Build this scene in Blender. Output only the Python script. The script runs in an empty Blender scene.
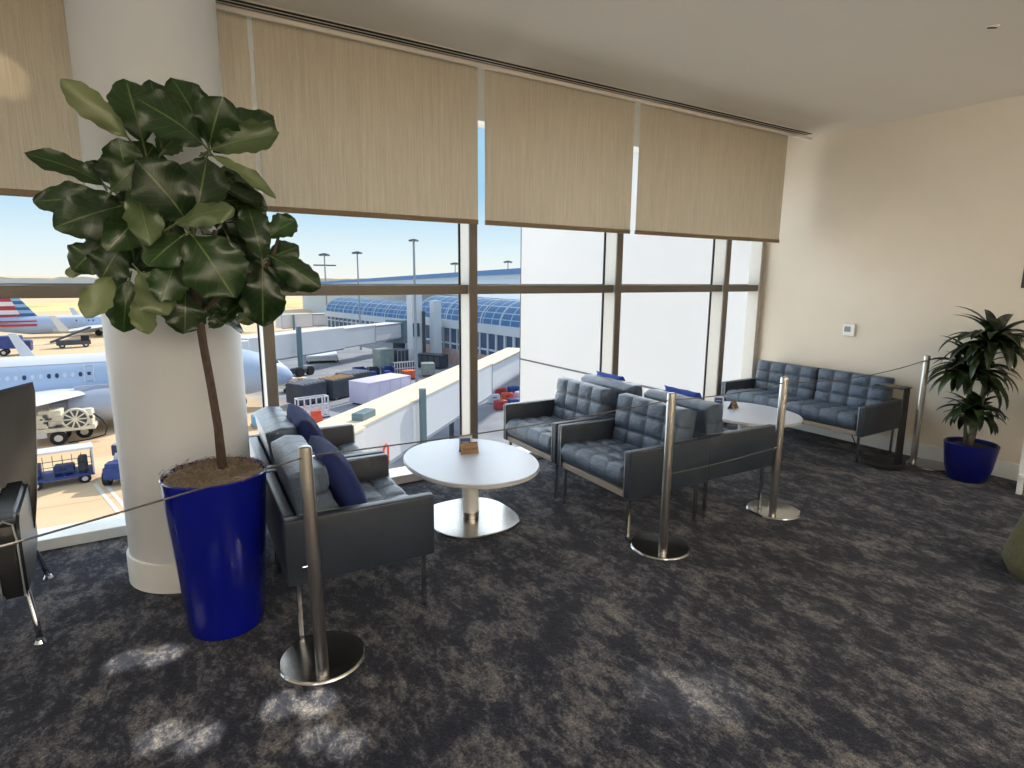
import bpy, bmesh, math, random
from mathutils import Vector, Matrix
random.seed(11)
PI = math.pi
SC = bpy.context.scene
COL = SC.collection
V = Vector

# ------------------------------------------------------------------ materials
def lin(c):
    return tuple(((x/255)/12.92 if x/255 <= .04045 else ((x/255+.055)/1.055)**2.4) for x in c)

def newmat(name):
    m = bpy.data.materials.new(name); m.use_nodes = True
    nt = m.node_tree
    return m, nt, nt.nodes['Principled BSDF']

def mat(name, rgb, rough=.5, metal=0., var=0., scale=20., bump=0., bscale=200., spec=.5, coat=0., stretch=None):
    """procedural: noise-driven colour variation and bump over a base colour (rgb 0-255 sRGB)"""
    m, nt, b = newmat(name)
    c = lin(rgb)
    b.inputs['Roughness'].default_value = rough
    b.inputs['Metallic'].default_value = metal
    b.inputs['Specular IOR Level'].default_value = spec
    b.inputs['Coat Weight'].default_value = coat
    tc = nt.nodes.new('ShaderNodeTexCoord')
    src = tc.outputs['Object']
    if stretch:
        mp = nt.nodes.new('ShaderNodeMapping'); mp.inputs['Scale'].default_value = stretch
        nt.links.new(src, mp.inputs['Vector']); src = mp.outputs['Vector']
    n = nt.nodes.new('ShaderNodeTexNoise'); n.inputs['Scale'].default_value = scale; n.inputs['Detail'].default_value = 4
    nt.links.new(src, n.inputs['Vector'])
    r = nt.nodes.new('ShaderNodeValToRGB')
    r.color_ramp.elements[0].position = .3; r.color_ramp.elements[1].position = .7
    r.color_ramp.elements[0].color = tuple(x*(1-var) for x in c)+(1,)
    r.color_ramp.elements[1].color = tuple(min(1, x*(1+var)) for x in c)+(1,)
    nt.links.new(n.outputs['Fac'], r.inputs['Fac']); nt.links.new(r.outputs['Color'], b.inputs['Base Color'])
    if bump:
        n2 = nt.nodes.new('ShaderNodeTexNoise'); n2.inputs['Scale'].default_value = bscale; n2.inputs['Detail'].default_value = 3
        nt.links.new(src, n2.inputs['Vector'])
        bp = nt.nodes.new('ShaderNodeBump'); bp.inputs['Strength'].default_value = bump; bp.inputs['Distance'].default_value = .01
        nt.links.new(n2.outputs['Fac'], bp.inputs['Height']); nt.links.new(bp.outputs['Normal'], b.inputs['Normal'])
    return m

class NB:
    """tiny node-building helper"""
    def __init__(s, nt): s.nt = nt
    def n(s, t, **k):
        o = s.nt.nodes.new(t)
        for a, v in k.items(): setattr(o, a, v)
        return o
    def l(s, a, b): s.nt.links.new(a, b)
    def math(s, op, a, b=None, c=None):
        o = s.n('ShaderNodeMath', operation=op)
        for i, v in enumerate((a, b, c)):
            if v is None: continue
            if isinstance(v, (int, float)): o.inputs[i].default_value = v
            else: s.l(v, o.inputs[i])
        return o.outputs[0]
    def mix(s, fac, a, b):
        o = s.n('ShaderNodeMix', data_type='RGBA')
        for i, v in ((0, fac), (6, a), (7, b)):
            if isinstance(v, (int, float)): o.inputs[i].default_value = v
            elif isinstance(v, tuple): o.inputs[i].default_value = v+(1,) if len(v) == 3 else v
            else: s.l(v, o.inputs[i])
        return o.outputs[2]
    def ramp(s, fac, *stops):
        o = s.n('ShaderNodeValToRGB'); e = o.color_ramp.elements
        while len(e) < len(stops): e.new(.5)
        for el, (p, c) in zip(e, stops):
            el.position = p; el.color = (c+(1,)) if isinstance(c, tuple) else (c, c, c, 1)
        s.l(fac, o.inputs[0]); return o.outputs[0]
    def noise(s, vec, scale, detail=4, rough=.5, dist=0.):
        o = s.n('ShaderNodeTexNoise')
        for k, v in (('Scale', scale), ('Detail', detail), ('Roughness', rough), ('Distortion', dist)): o.inputs[k].default_value = v
        s.l(vec, o.inputs['Vector']); return o.outputs['Fac']
    def mapping(s, vec, sc=(1, 1, 1), rot=(0, 0, 0), loc=(0, 0, 0)):
        o = s.n('ShaderNodeMapping'); o.inputs['Scale'].default_value = sc; o.inputs['Rotation'].default_value = rot; o.inputs['Location'].default_value = loc
        s.l(vec, o.inputs['Vector']); return o.outputs[0]

def carpet_mat():
    m, nt, b = newmat('carpet'); q = NB(nt)
    co = q.n('ShaderNodeTexCoord').outputs['Object']
    base = q.mapping(co, (1.25, .8, 1), (0, 0, math.radians(-28)))
    big = q.noise(base, 4.6, 10, .76, .3)
    mid = q.noise(q.mapping(co, (1.5, .9, 1), (0, 0, math.radians(-28)), (3, 7, 0)), 17, 8, .8, .4)
    fine = q.noise(co, 260, 2, .6)
    fib = q.noise(q.mapping(co, (1, 1, 1)), 85, 3, .7)
    f = q.math('ADD', q.math('MULTIPLY', big, .6), q.math('MULTIPLY', mid, .4))
    dark = lin((22, 26, 40)); midc = lin((73, 73, 79)); brown = lin((110, 106, 103))
    col = q.ramp(f, (.44, dark), (.49, lin((38, 40, 51))), (.53, midc), (.60, brown))
    grain = q.math('ADD', q.math('MULTIPLY', fine, .9), q.math('MULTIPLY', fib, .9))
    g = q.ramp(grain, (.6, .42), (1.2, 1.0))
    vm = q.n('ShaderNodeMix', data_type='RGBA', blend_type='MULTIPLY'); vm.inputs[0].default_value = 1
    gg = q.math('MULTIPLY', q.math('SUBTRACT', grain, .62), 3.7)
    q.l(col, vm.inputs[6]); q.l(gg, vm.inputs[7])
    q.l(vm.outputs[2], b.inputs['Base Color'])
    b.inputs['Roughness'].default_value = .95; b.inputs['Specular IOR Level'].default_value = .12
    b.inputs['Sheen Weight'].default_value = .08
    bp = q.n('ShaderNodeBump'); bp.inputs['Strength'].default_value = .6; bp.inputs['Distance'].default_value = .012
    q.l(grain, bp.inputs['Height']); q.l(bp.outputs[0], b.inputs['Normal'])
    return m

def leather_mat(name, rgb, rough=.36, bmp=.5, wr=1.):
    m, nt, b = newmat(name); q = NB(nt)
    co = q.n('ShaderNodeTexCoord').outputs['Object']
    c = lin(rgb)
    n = q.noise(co, 6, 5, .6)
    cc = q.ramp(n, (.3, tuple(x*.8 for x in c)), (.7, tuple(x*1.2 for x in c)))
    at = q.n('ShaderNodeAttribute'); at.attribute_name = 'seam'
    q.l(q.mix(q.math('MULTIPLY', at.outputs['Fac'], .8), cc, tuple(x*.12 for x in c)), b.inputs['Base Color'])
    w = q.noise(q.mapping(co, (1, 1, 1)), 14, 4, .65, 1.2)
    gr = q.noise(co, 320, 2, .5)
    h = q.math('ADD', q.math('MULTIPLY', w, wr), q.math('MULTIPLY', gr, .12))
    bp = q.n('ShaderNodeBump'); bp.inputs['Strength'].default_value = bmp; bp.inputs['Distance'].default_value = .02
    q.l(h, bp.inputs['Height']); q.l(bp.outputs[0], b.inputs['Normal'])
    b.inputs['Roughness'].default_value = rough; b.inputs['Specular IOR Level'].default_value = .5
    return m

def shade_mat():
    m, nt, b = newmat('shade fabric'); q = NB(nt)
    co = q.n('ShaderNodeTexCoord').outputs['Object']
    streak = q.noise(q.mapping(co, (1, 1, .02)), 160, 3, .7)
    weave = q.noise(q.mapping(co, (1, 1, .5)), 420, 2, .6)
    f = q.math('ADD', q.math('MULTIPLY', streak, .6), q.math('MULTIPLY', weave, .4))
    col = q.ramp(f, (.3, lin((156, 144, 124))), (.7, lin((188, 175, 152))))
    d = q.n('ShaderNodeBsdfDiffuse'); t = q.n('ShaderNodeBsdfTranslucent'); mx = q.n('ShaderNodeMixShader')
    mx.inputs[0].default_value = .25
    q.l(col, d.inputs[0]); q.l(col, t.inputs[0]); q.l(d.outputs[0], mx.inputs[1]); q.l(t.outputs[0], mx.inputs[2])
    q.l(mx.outputs[0], nt.nodes['Material Output'].inputs['Surface'])
    return m

def glass_mat(name='window glass', tint=(.97, .985, .98), refl=.05):
    m, nt, b = newmat(name); q = NB(nt)
    nt.nodes.remove(b)
    t = q.n('ShaderNodeBsdfTransparent'); t.inputs[0].default_value = tint+(1,)
    g = q.n('ShaderNodeBsdfGlossy'); g.inputs['Roughness'].default_value = .01
    fr = q.n('ShaderNodeFresnel'); fr.inputs[0].default_value = 1.14
    mx = q.n('ShaderNodeMixShader'); q.l(fr.outputs[0], mx.inputs[0]); q.l(t.outputs[0], mx.inputs[1]); q.l(g.outputs[0], mx.inputs[2])
    q.l(mx.outputs[0], nt.nodes['Material Output'].inputs['Surface'])
    return m

def leaf_mat(name='fig leaf', dark=(16, 34, 13), mid=(46, 74, 32), light=(126, 136, 94)):
    m, nt, b = newmat(name); q = NB(nt)
    uv = q.n('ShaderNodeTexCoord').outputs['UV']
    sp = q.n('ShaderNodeSeparateXYZ'); q.l(uv, sp.inputs[0])
    a = q.math('ABSOLUTE', q.math('SUBTRACT', sp.outputs[0], .5))
    midrib = q.math('LESS_THAN', a, .018)
    side = q.math('FRACT', q.math('ADD', q.math('MULTIPLY', sp.outputs[1], 7.), q.math('MULTIPLY', a, -4.2)))
    vein = q.math('GREATER_THAN', side, .94)
    at = q.n('ShaderNodeAttribute'); at.attribute_name = 'tone'
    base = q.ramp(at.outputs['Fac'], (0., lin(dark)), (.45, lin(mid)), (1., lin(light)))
    vc = q.mix(q.math('MAXIMUM', midrib, q.math('MULTIPLY', vein, .4)), base, lin((120, 136, 80)))
    mixv = q.mix(.55, base, vc)
    q.l(mixv, b.inputs['Base Color'])
    b.inputs['Roughness'].default_value = .3; b.inputs['Specular IOR Level'].default_value = .55
    hgt = q.math('ADD', q.math('MULTIPLY', vein, -.5), q.math('MULTIPLY', midrib, -1.))
    bp = q.n('ShaderNodeBump'); bp.inputs['Strength'].default_value = .35; bp.inputs['Distance'].default_value = .004
    q.l(hgt, bp.inputs['Height']); q.l(bp.outputs[0], b.inputs['Normal'])
    tr = q.n('ShaderNodeBsdfTranslucent'); q.l(mixv, tr.inputs[0])
    mx = q.n('ShaderNodeMixShader'); mx.inputs[0].default_value = .12
    q.l(b.outputs[0], mx.inputs[1]); q.l(tr.outputs[0], mx.inputs[2]); q.l(mx.outputs[0], nt.nodes['Material Output'].inputs['Surface'])
    return m

def tarmac_mat():
    m, nt, b = newmat('apron concrete'); q = NB(nt)
    co = q.n('ShaderNodeTexCoord').outputs['Object']
    sp = q.n('ShaderNodeSeparateXYZ'); q.l(co, sp.inputs[0])
    warp = q.math('MULTIPLY', q.math('SUBTRACT', q.noise(co, .12, 4), .5), 9.)
    # greyer zone beside the terminal: x - .28 y  beyond a line, nearer than 92 m
    e = q.math('ADD', q.math('SUBTRACT', sp.outputs[0], q.math('MULTIPLY', sp.outputs[1], -.09)), warp)
    zone = q.math('MULTIPLY', q.ramp(q.math('MULTIPLY', q.math('SUBTRACT', e, 9.5), .25), (0., 0.), (1., 1.)),
                  q.math('LESS_THAN', sp.outputs[1], 100))
    conc = q.ramp(q.noise(q.mapping(co, (.5, 1.6, 1)), .16, 6, .65), (.3, lin((216, 186, 150))), (.7, lin((240, 214, 178))))
    greyc = q.ramp(q.noise(co, .35, 6, .7), (.3, lin((128, 132, 144))), (.7, lin((160, 164, 174))))
    col = q.mix(zone, conc, greyc)
    jx = q.math('LESS_THAN', q.math('FRACT', q.math('MULTIPLY', sp.outputs[0], 1/7.6)), .008)
    jy = q.math('LESS_THAN', q.math('FRACT', q.math('MULTIPLY', sp.outputs[1], 1/7.6)), .012)
    col = q.mix(q.math('MULTIPLY', q.math('MAXIMUM', jx, jy), .35), col, lin((140, 115, 92)))
    q.l(col, b.inputs['Base Color']); b.inputs['Roughness'].default_value = .9
    return m

def tail_mat():
    """red and white bands on the left, blue and white bands on the right, as the fin in the photo"""
    m, nt, b = newmat('striped tail paint'); q = NB(nt)
    sp = q.n('ShaderNodeSeparateXYZ'); q.l(q.n('ShaderNodeTexCoord').outputs['Object'], sp.inputs[0])
    z = sp.outputs[2]
    band = q.math('GREATER_THAN', q.math('FRACT', q.math('MULTIPLY', q.math('ADD', z, .25), 1/1.3)), .5)
    band2 = q.math('GREATER_THAN', q.math('FRACT', q.math('MULTIPLY', z, 1/.95)), .5)
    # boundary slants down to the right
    right = q.math('GREATER_THAN', q.math('ADD', sp.outputs[0], q.math('MULTIPLY', z, .35)), -27.85)
    wht = lin((232, 234, 240))
    redc = q.mix(band, wht, lin((178, 52, 66)))
    blu = q.mix(band2, lin((150, 190, 225)), lin((46, 104, 160)))
    q.l(q.mix(right, redc, blu), b.inputs['Base Color']); b.inputs['Roughness'].default_value = .4
    return m

def grid_mat(name, c0, c1, px, pz, wx=.12, wz=.12, ax=(1, 2), rough=.3):
    """panel grid from object coordinates: c1 lines over c0"""
    m, nt, b = newmat(name); q = NB(nt)
    sp = q.n('ShaderNodeSeparateXYZ'); q.l(q.n('ShaderNodeTexCoord').outputs['Object'], sp.inputs[0])
    a = q.math('LESS_THAN', q.math('FRACT', q.math('MULTIPLY', sp.outputs[ax[0]], 1/px)), wx)
    c = q.math('LESS_THAN', q.math('FRACT', q.math('MULTIPLY', sp.outputs[ax[1]], 1/pz)), wz)
    q.l(q.mix(q.math('MAXIMUM', a, c), lin(c0), lin(c1)), b.inputs['Base Color']); b.inputs['Roughness'].default_value = rough
    return m

M = {}
M['carpet'] = carpet_mat()
M['wall'] = mat('wall paint', (226, 216, 199), .85, var=.02, scale=3, bump=.03, bscale=400)
M['ceiling'] = mat('ceiling paint', (220, 212, 198), .85, var=.015, scale=2)
M['white'] = mat('white paint', (226, 228, 226), .5, var=.02)
M['pillar'] = mat('pillar paint', (212, 216, 220), .6, var=.02, scale=2)
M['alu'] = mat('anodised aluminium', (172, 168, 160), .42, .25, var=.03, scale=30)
M['alu_dark'] = mat('shaded aluminium', (104, 97, 88), .45, .3, var=.03)  # backlit shade of mullion fronts and transoms put into the colour
M['rubber'] = mat('black rubber', (24, 25, 28), .7, var=.1)
M['shade'] = shade_mat()
M['hem'] = mat('shade hem', (128, 110, 86), .7, var=.05, scale=90)
M['glass'] = glass_mat()
M['leather'] = leather_mat('blue grey leather', (72, 86, 104))
M['leather_dark'] = leather_mat('slate leather', (40, 48, 60), .4, .25, .25)
M['leather_black'] = leather_mat('black leather', (17, 20, 25), .36, .15, .2)
M['piping'] = mat('pale piping', (150, 156, 160), .5, var=.05)
M['rail'] = mat('taupe seat rail', (138, 128, 118), .5, var=.06)
M['steel'] = mat('brushed steel', (178, 176, 172), .28, 1., var=.06, scale=60, stretch=(1, 1, .05))
M['steel_base'] = mat('spun steel plate', (168, 164, 158), .2, 1., var=.05, scale=50)
M['chrome'] = mat('chrome', (190, 194, 200), .15, 1., var=.02)
M['navy'] = mat('navy velvet', (9, 30, 88), .85, var=.25, scale=14, bump=.3, bscale=500)
M['blue_fabric'] = mat('royal blue cloth', (24, 58, 150), .8, var=.2, scale=14, bump=.2, bscale=500)
M['table'] = mat('white laminate', (184, 189, 200), .34, var=.01)
M['table_edge'] = mat('pale edge band', (206, 202, 200), .4, var=.02)
M['blue_pot'] = mat('cobalt glaze', (8, 18, 124), .2, var=.12, scale=3, coat=.5)
M['blue_pot_dark'] = mat('deep blue glaze', (8, 14, 84), .3, var=.15, scale=5)
M['moss'] = mat('dry moss', (132, 117, 98), .95, var=.5, scale=60, bump=.8, bscale=120)
M['bark'] = mat('bark', (74, 60, 50), .9, var=.35, scale=60, bump=.6, bscale=90, stretch=(1, 1, .4))
M['cane'] = mat('cane bark', (92, 86, 70), .9, var=.3, scale=40)
M['leaf'] = leaf_mat()
M['strap'] = leaf_mat('strap leaf', (8, 20, 10), (20, 42, 18), (84, 110, 60))
M['black'] = mat('black powder coat', (20, 21, 23), .5, var=.1)
M['slot'] = mat('slot void', (16, 15, 15), .9)
M['cord'] = mat('grey cord', (88, 84, 82), .6, var=.2, scale=200)
M['cord_dark'] = mat('black cable', (18, 18, 20), .6)
M['wood'] = mat('oiled wood', (134, 104, 70), .55, var=.2, scale=12, stretch=(1, 8, 8))
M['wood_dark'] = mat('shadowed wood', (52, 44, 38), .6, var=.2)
M['ink'] = mat('burnt lettering', (44, 32, 22), .8)
M['card_blue'] = mat('blue print', (34, 66, 128), .4, var=.15, scale=60)
M['card'] = mat('pale card', (196, 204, 216), .4, var=.03)
M['acrylic'] = mat('acrylic', (186, 198, 212), .12, var=.02)
M['plastic'] = mat('white plastic', (232, 232, 228), .4, var=.02)
M['screen'] = mat('lcd', (120, 128, 128), .25, var=.05)
M['olive'] = mat('olive felt', (96, 94, 66), .95, var=.15, scale=40, bump=.4, bscale=400)
M['bronze'] = mat('bronze plaque', (74, 62, 56), .5, var=.1)
# outdoors
M['tarmac'] = tarmac_mat()
M['grass'] = mat('dry grass', (220, 208, 148), .95, var=.18, scale=.06)
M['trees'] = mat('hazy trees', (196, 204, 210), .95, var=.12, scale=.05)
M['cladding'] = mat('white wall panel', (232, 234, 238), .6, var=.015, scale=.8)
M['seam'] = mat('panel seam', (110, 112, 122), .8)
M['bridge'] = mat('bridge white paint', (222, 224, 230), .5, var=.03, scale=.5)
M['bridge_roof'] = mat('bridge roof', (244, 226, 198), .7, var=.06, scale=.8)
M['bridge_seam'] = mat('bridge joint', (150, 154, 166), .6)
M['teal'] = mat('teal grey steel', (104, 128, 138), .5, var=.08, scale=2)
M['dgrey'] = mat('dark grey steel', (72, 78, 88), .6, var=.2, scale=1)
M['vault'] = grid_mat('blue roof glazing', (66, 108, 160), (150, 184, 216), 1.6, .62, .10, .16, (0, 2), .35)
M['facade'] = grid_mat('curtain wall', (70, 92, 124), (216, 222, 230), 1.5, 2.2, .2, .1, (0, 2), .3)
M['fascia'] = mat('pale fascia', (208, 216, 224), .6, var=.03, scale=.5)
M['roof_white'] = mat('white roof sheet', (216, 226, 236), .6, var=.02, scale=.1)
M['roof_blue'] = mat('blue roof edge', (98, 138, 186), .6, var=.04, scale=.1)
M['brick'] = mat('pink block', (190, 164, 158), .8, var=.15, scale=1.5)
M['fuse'] = mat('silver aircraft paint', (176, 196, 226), .4, 0., var=.03, scale=.4)
M['fuse_light'] = mat('pale aircraft paint', (222, 226, 234), .4, var=.03, scale=.4)
M['nacelle'] = mat('nacelle', (176, 184, 204), .35, .2, var=.06, scale=1)
M['pane'] = mat('cabin pane', (40, 58, 96), .2)
M['pane_lit'] = mat('blinded cabin pane', (206, 218, 240), .4)
M['tail'] = tail_mat()
M['rednose'] = mat('red paint', (180, 58, 66), .45, var=.05)
M['cream'] = mat('cream machine paint', (226, 222, 206), .55, var=.12, scale=3)
M['tyre'] = mat('tyre', (34, 36, 42), .8, var=.1)
M['hub'] = mat('hub', (214, 212, 206), .5)
M['gblue'] = mat('blue vehicle paint', (44, 70, 140), .5, var=.15, scale=2)
M['gwhite'] = mat('white vehicle paint', (222, 226, 236), .5, var=.05, scale=2)
M['lilac'] = mat('pale lilac sheet', (216, 210, 234), .6, var=.04, scale=1)
M['green'] = mat('grey green container', (148, 160, 150), .5, var=.15, scale=2)
M['ored'] = mat('orange barrier', (232, 92, 62), .5, var=.08)
M['orange'] = mat('orange box', (222, 108, 62), .6, var=.1)
M['tan'] = mat('tan load', (186, 150, 112), .8, var=.2, scale=2)
M['skyblue'] = mat('light blue tarpaulin', (120, 178, 214), .6, var=.1)
M['line'] = mat('white road paint', (236, 230, 220), .8)
M['pole'] = mat('galvanised pole', (150, 162, 172), .5, .2, var=.05)

# ------------------------------------------------------------------ mesh building
class MB:
    def __init__(s): s.bm = bmesh.new()
    def box(s, c, d, rot=None, bevel=0., seg=2, top=None):
        """box of size d centred at c; top=(sx,sy) scales the top face"""
        r = bmesh.ops.create_cube(s.bm, size=1.)
        vs = r['verts']
        for v in vs:
            k = (1, 1)
            if top and v.co.z > 0: k = top
            v.co = V((v.co.x*d[0]*k[0], v.co.y*d[1]*k[1], v.co.z*d[2]))
        if bevel:
            es = list({e for v in vs for e in v.link_edges})
            rr = bmesh.ops.bevel(s.bm, geom=es, offset=bevel, segments=seg, affect='EDGES', profile=.5)
            vs = list({v for f in rr['faces'] for v in f.verts} | {v for v in vs if v.is_valid})
        mtx = Matrix.Translation(V(c)) @ (rot.to_4x4() if rot is not None else Matrix())
        bmesh.ops.transform(s.bm, matrix=mtx, verts=vs)
        return s
    def cyl(s, p0, p1, r0, r1=None, seg=16, caps=True):
        r1 = r0 if r1 is None else r1
        p0, p1 = V(p0), V(p1); d = p1-p0
        q = V((0, 0, 1)).rotation_difference(d.normalized()).to_matrix().to_4x4()
        r = bmesh.ops.create_cone(s.bm, cap_ends=caps, segments=seg, radius1=r0, radius2=r1, depth=d.length)
        bmesh.ops.transform(s.bm, matrix=Matrix.Translation((p0+p1)/2) @ q, verts=r['verts'])
        return s
    def lathe(s, prof, c=(0, 0, 0), seg=32, cap=True, sx=1., sy=1., n=2.):
        """prof: list of (r,z); superellipse exponent n"""
        rings = []
        for r, z in prof:
            ring = []
            for i in range(seg):
                a = 2*PI*i/seg; ca, sa = math.cos(a), math.sin(a)
                k = 1 if n == 2 else (abs(ca)**n+abs(sa)**n)**(-1/n)
                ring.append(s.bm.verts.new((c[0]+r*k*ca*sx, c[1]+r*k*sa*sy, c[2]+z)))
            rings.append(ring)
        for A, B in zip(rings, rings[1:]):
            for i in range(seg):
                s.bm.faces.new((A[i], A[(i+1) % seg], B[(i+1) % seg], B[i]))
        if cap:
            s.bm.faces.new(rings[0][::-1]); s.bm.faces.new(rings[-1])
        return s
    def rings(s, rows, closed=True, cap=True):
        R = [[s.bm.verts.new(p) for p in row] for row in rows]
        n = len(R[0])
        for A, B in zip(R, R[1:]):
            for i in range(n if closed else n-1):
                s.bm.faces.new((A[i], A[(i+1) % n], B[(i+1) % n], B[i]))
        if cap and closed:
            s.bm.faces.new(R[0][::-1]); s.bm.faces.new(R[-1])
        return s
    def tube(s, pts, r, seg=8, cap=True):
        pts = [V(p) for p in pts]; rows = []
        up = V((0, 0, 1)); prev = None
        for i, p in enumerate(pts):
            t = (pts[min(i+1, len(pts)-1)]-pts[max(i-1, 0)]).normalized()
            if prev is None:
                a = t.cross(up if abs(t.z) < .95 else V((1, 0, 0))).normalized()
            else:
                a = (prev-t*prev.dot(t)).normalized()
            prev = a; b = t.cross(a)
            rr = r[i] if isinstance(r, (list, tuple)) else r
            rows.append([p+(a*math.cos(2*PI*k/seg)+b*math.sin(2*PI*k/seg))*rr for k in range(seg)])
        return s.rings(rows, True, cap)
    def poly(s, pts, ext=None):
        """polygon, optionally extruded by vector ext"""
        a = [s.bm.verts.new(p) for p in pts]
        s.bm.faces.new(a)
        if ext is not None:
            b = [s.bm.verts.new(V(p)+V(ext)) for p in pts]
            s.bm.faces.new(b[::-1])
            for i in range(len(a)):
                j = (i+1) % len(a); s.bm.faces.new((a[j], a[i], b[i], b[j]))
        return s
    def build(s, name, m, parent=None, smooth=False, loc=None, fix=True):
        if fix: bmesh.ops.recalc_face_normals(s.bm, faces=s.bm.faces[:])
        me = bpy.data.meshes.new(name); s.bm.to_mesh(me); s.bm.free()
        me.materials.append(m)
        if smooth:
            me.polygons.foreach_set('use_smooth', [True]*len(me.polygons))
            if smooth == 'auto': me.set_sharp_from_angle(angle=math.radians(38))
        o = bpy.data.objects.new(name, me); COL.objects.link(o)
        if parent: o.parent = parent
        if loc is not None: o.location = loc
        return o

def thing(name, label, cat, loc=(0, 0, 0), rz=0., group=None):
    o = bpy.data.objects.new(name, None); COL.objects.link(o); o.empty_display_size = .1
    o.location = loc; o.rotation_euler = (0, 0, rz); o['label'] = label; o['category'] = cat
    if group: o['group'] = group
    return o
def tag(o, label, cat, group=None, kind=None):
    o['label'] = label; o['category'] = cat
    if group: o['group'] = group
    if kind: o['kind'] = kind
    return o
def struct(o): o['kind'] = 'structure'; return o
def copy_tree(o, parent=None):
    c = o.copy(); COL.objects.link(c); c.parent = parent
    for ch in list(o.children): copy_tree(ch, c)
    return c
def again(src, label, loc, rz=0.):
    c = copy_tree(src); c.location = loc; c.rotation_euler = (0, 0, rz); c['label'] = label
    return c
def rotz(a): return Matrix.Rotation(a, 3, 'Z')
def roty(a): return Matrix.Rotation(a, 3, 'Y')
def rotx(a): return Matrix.Rotation(a, 3, 'X')

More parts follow.
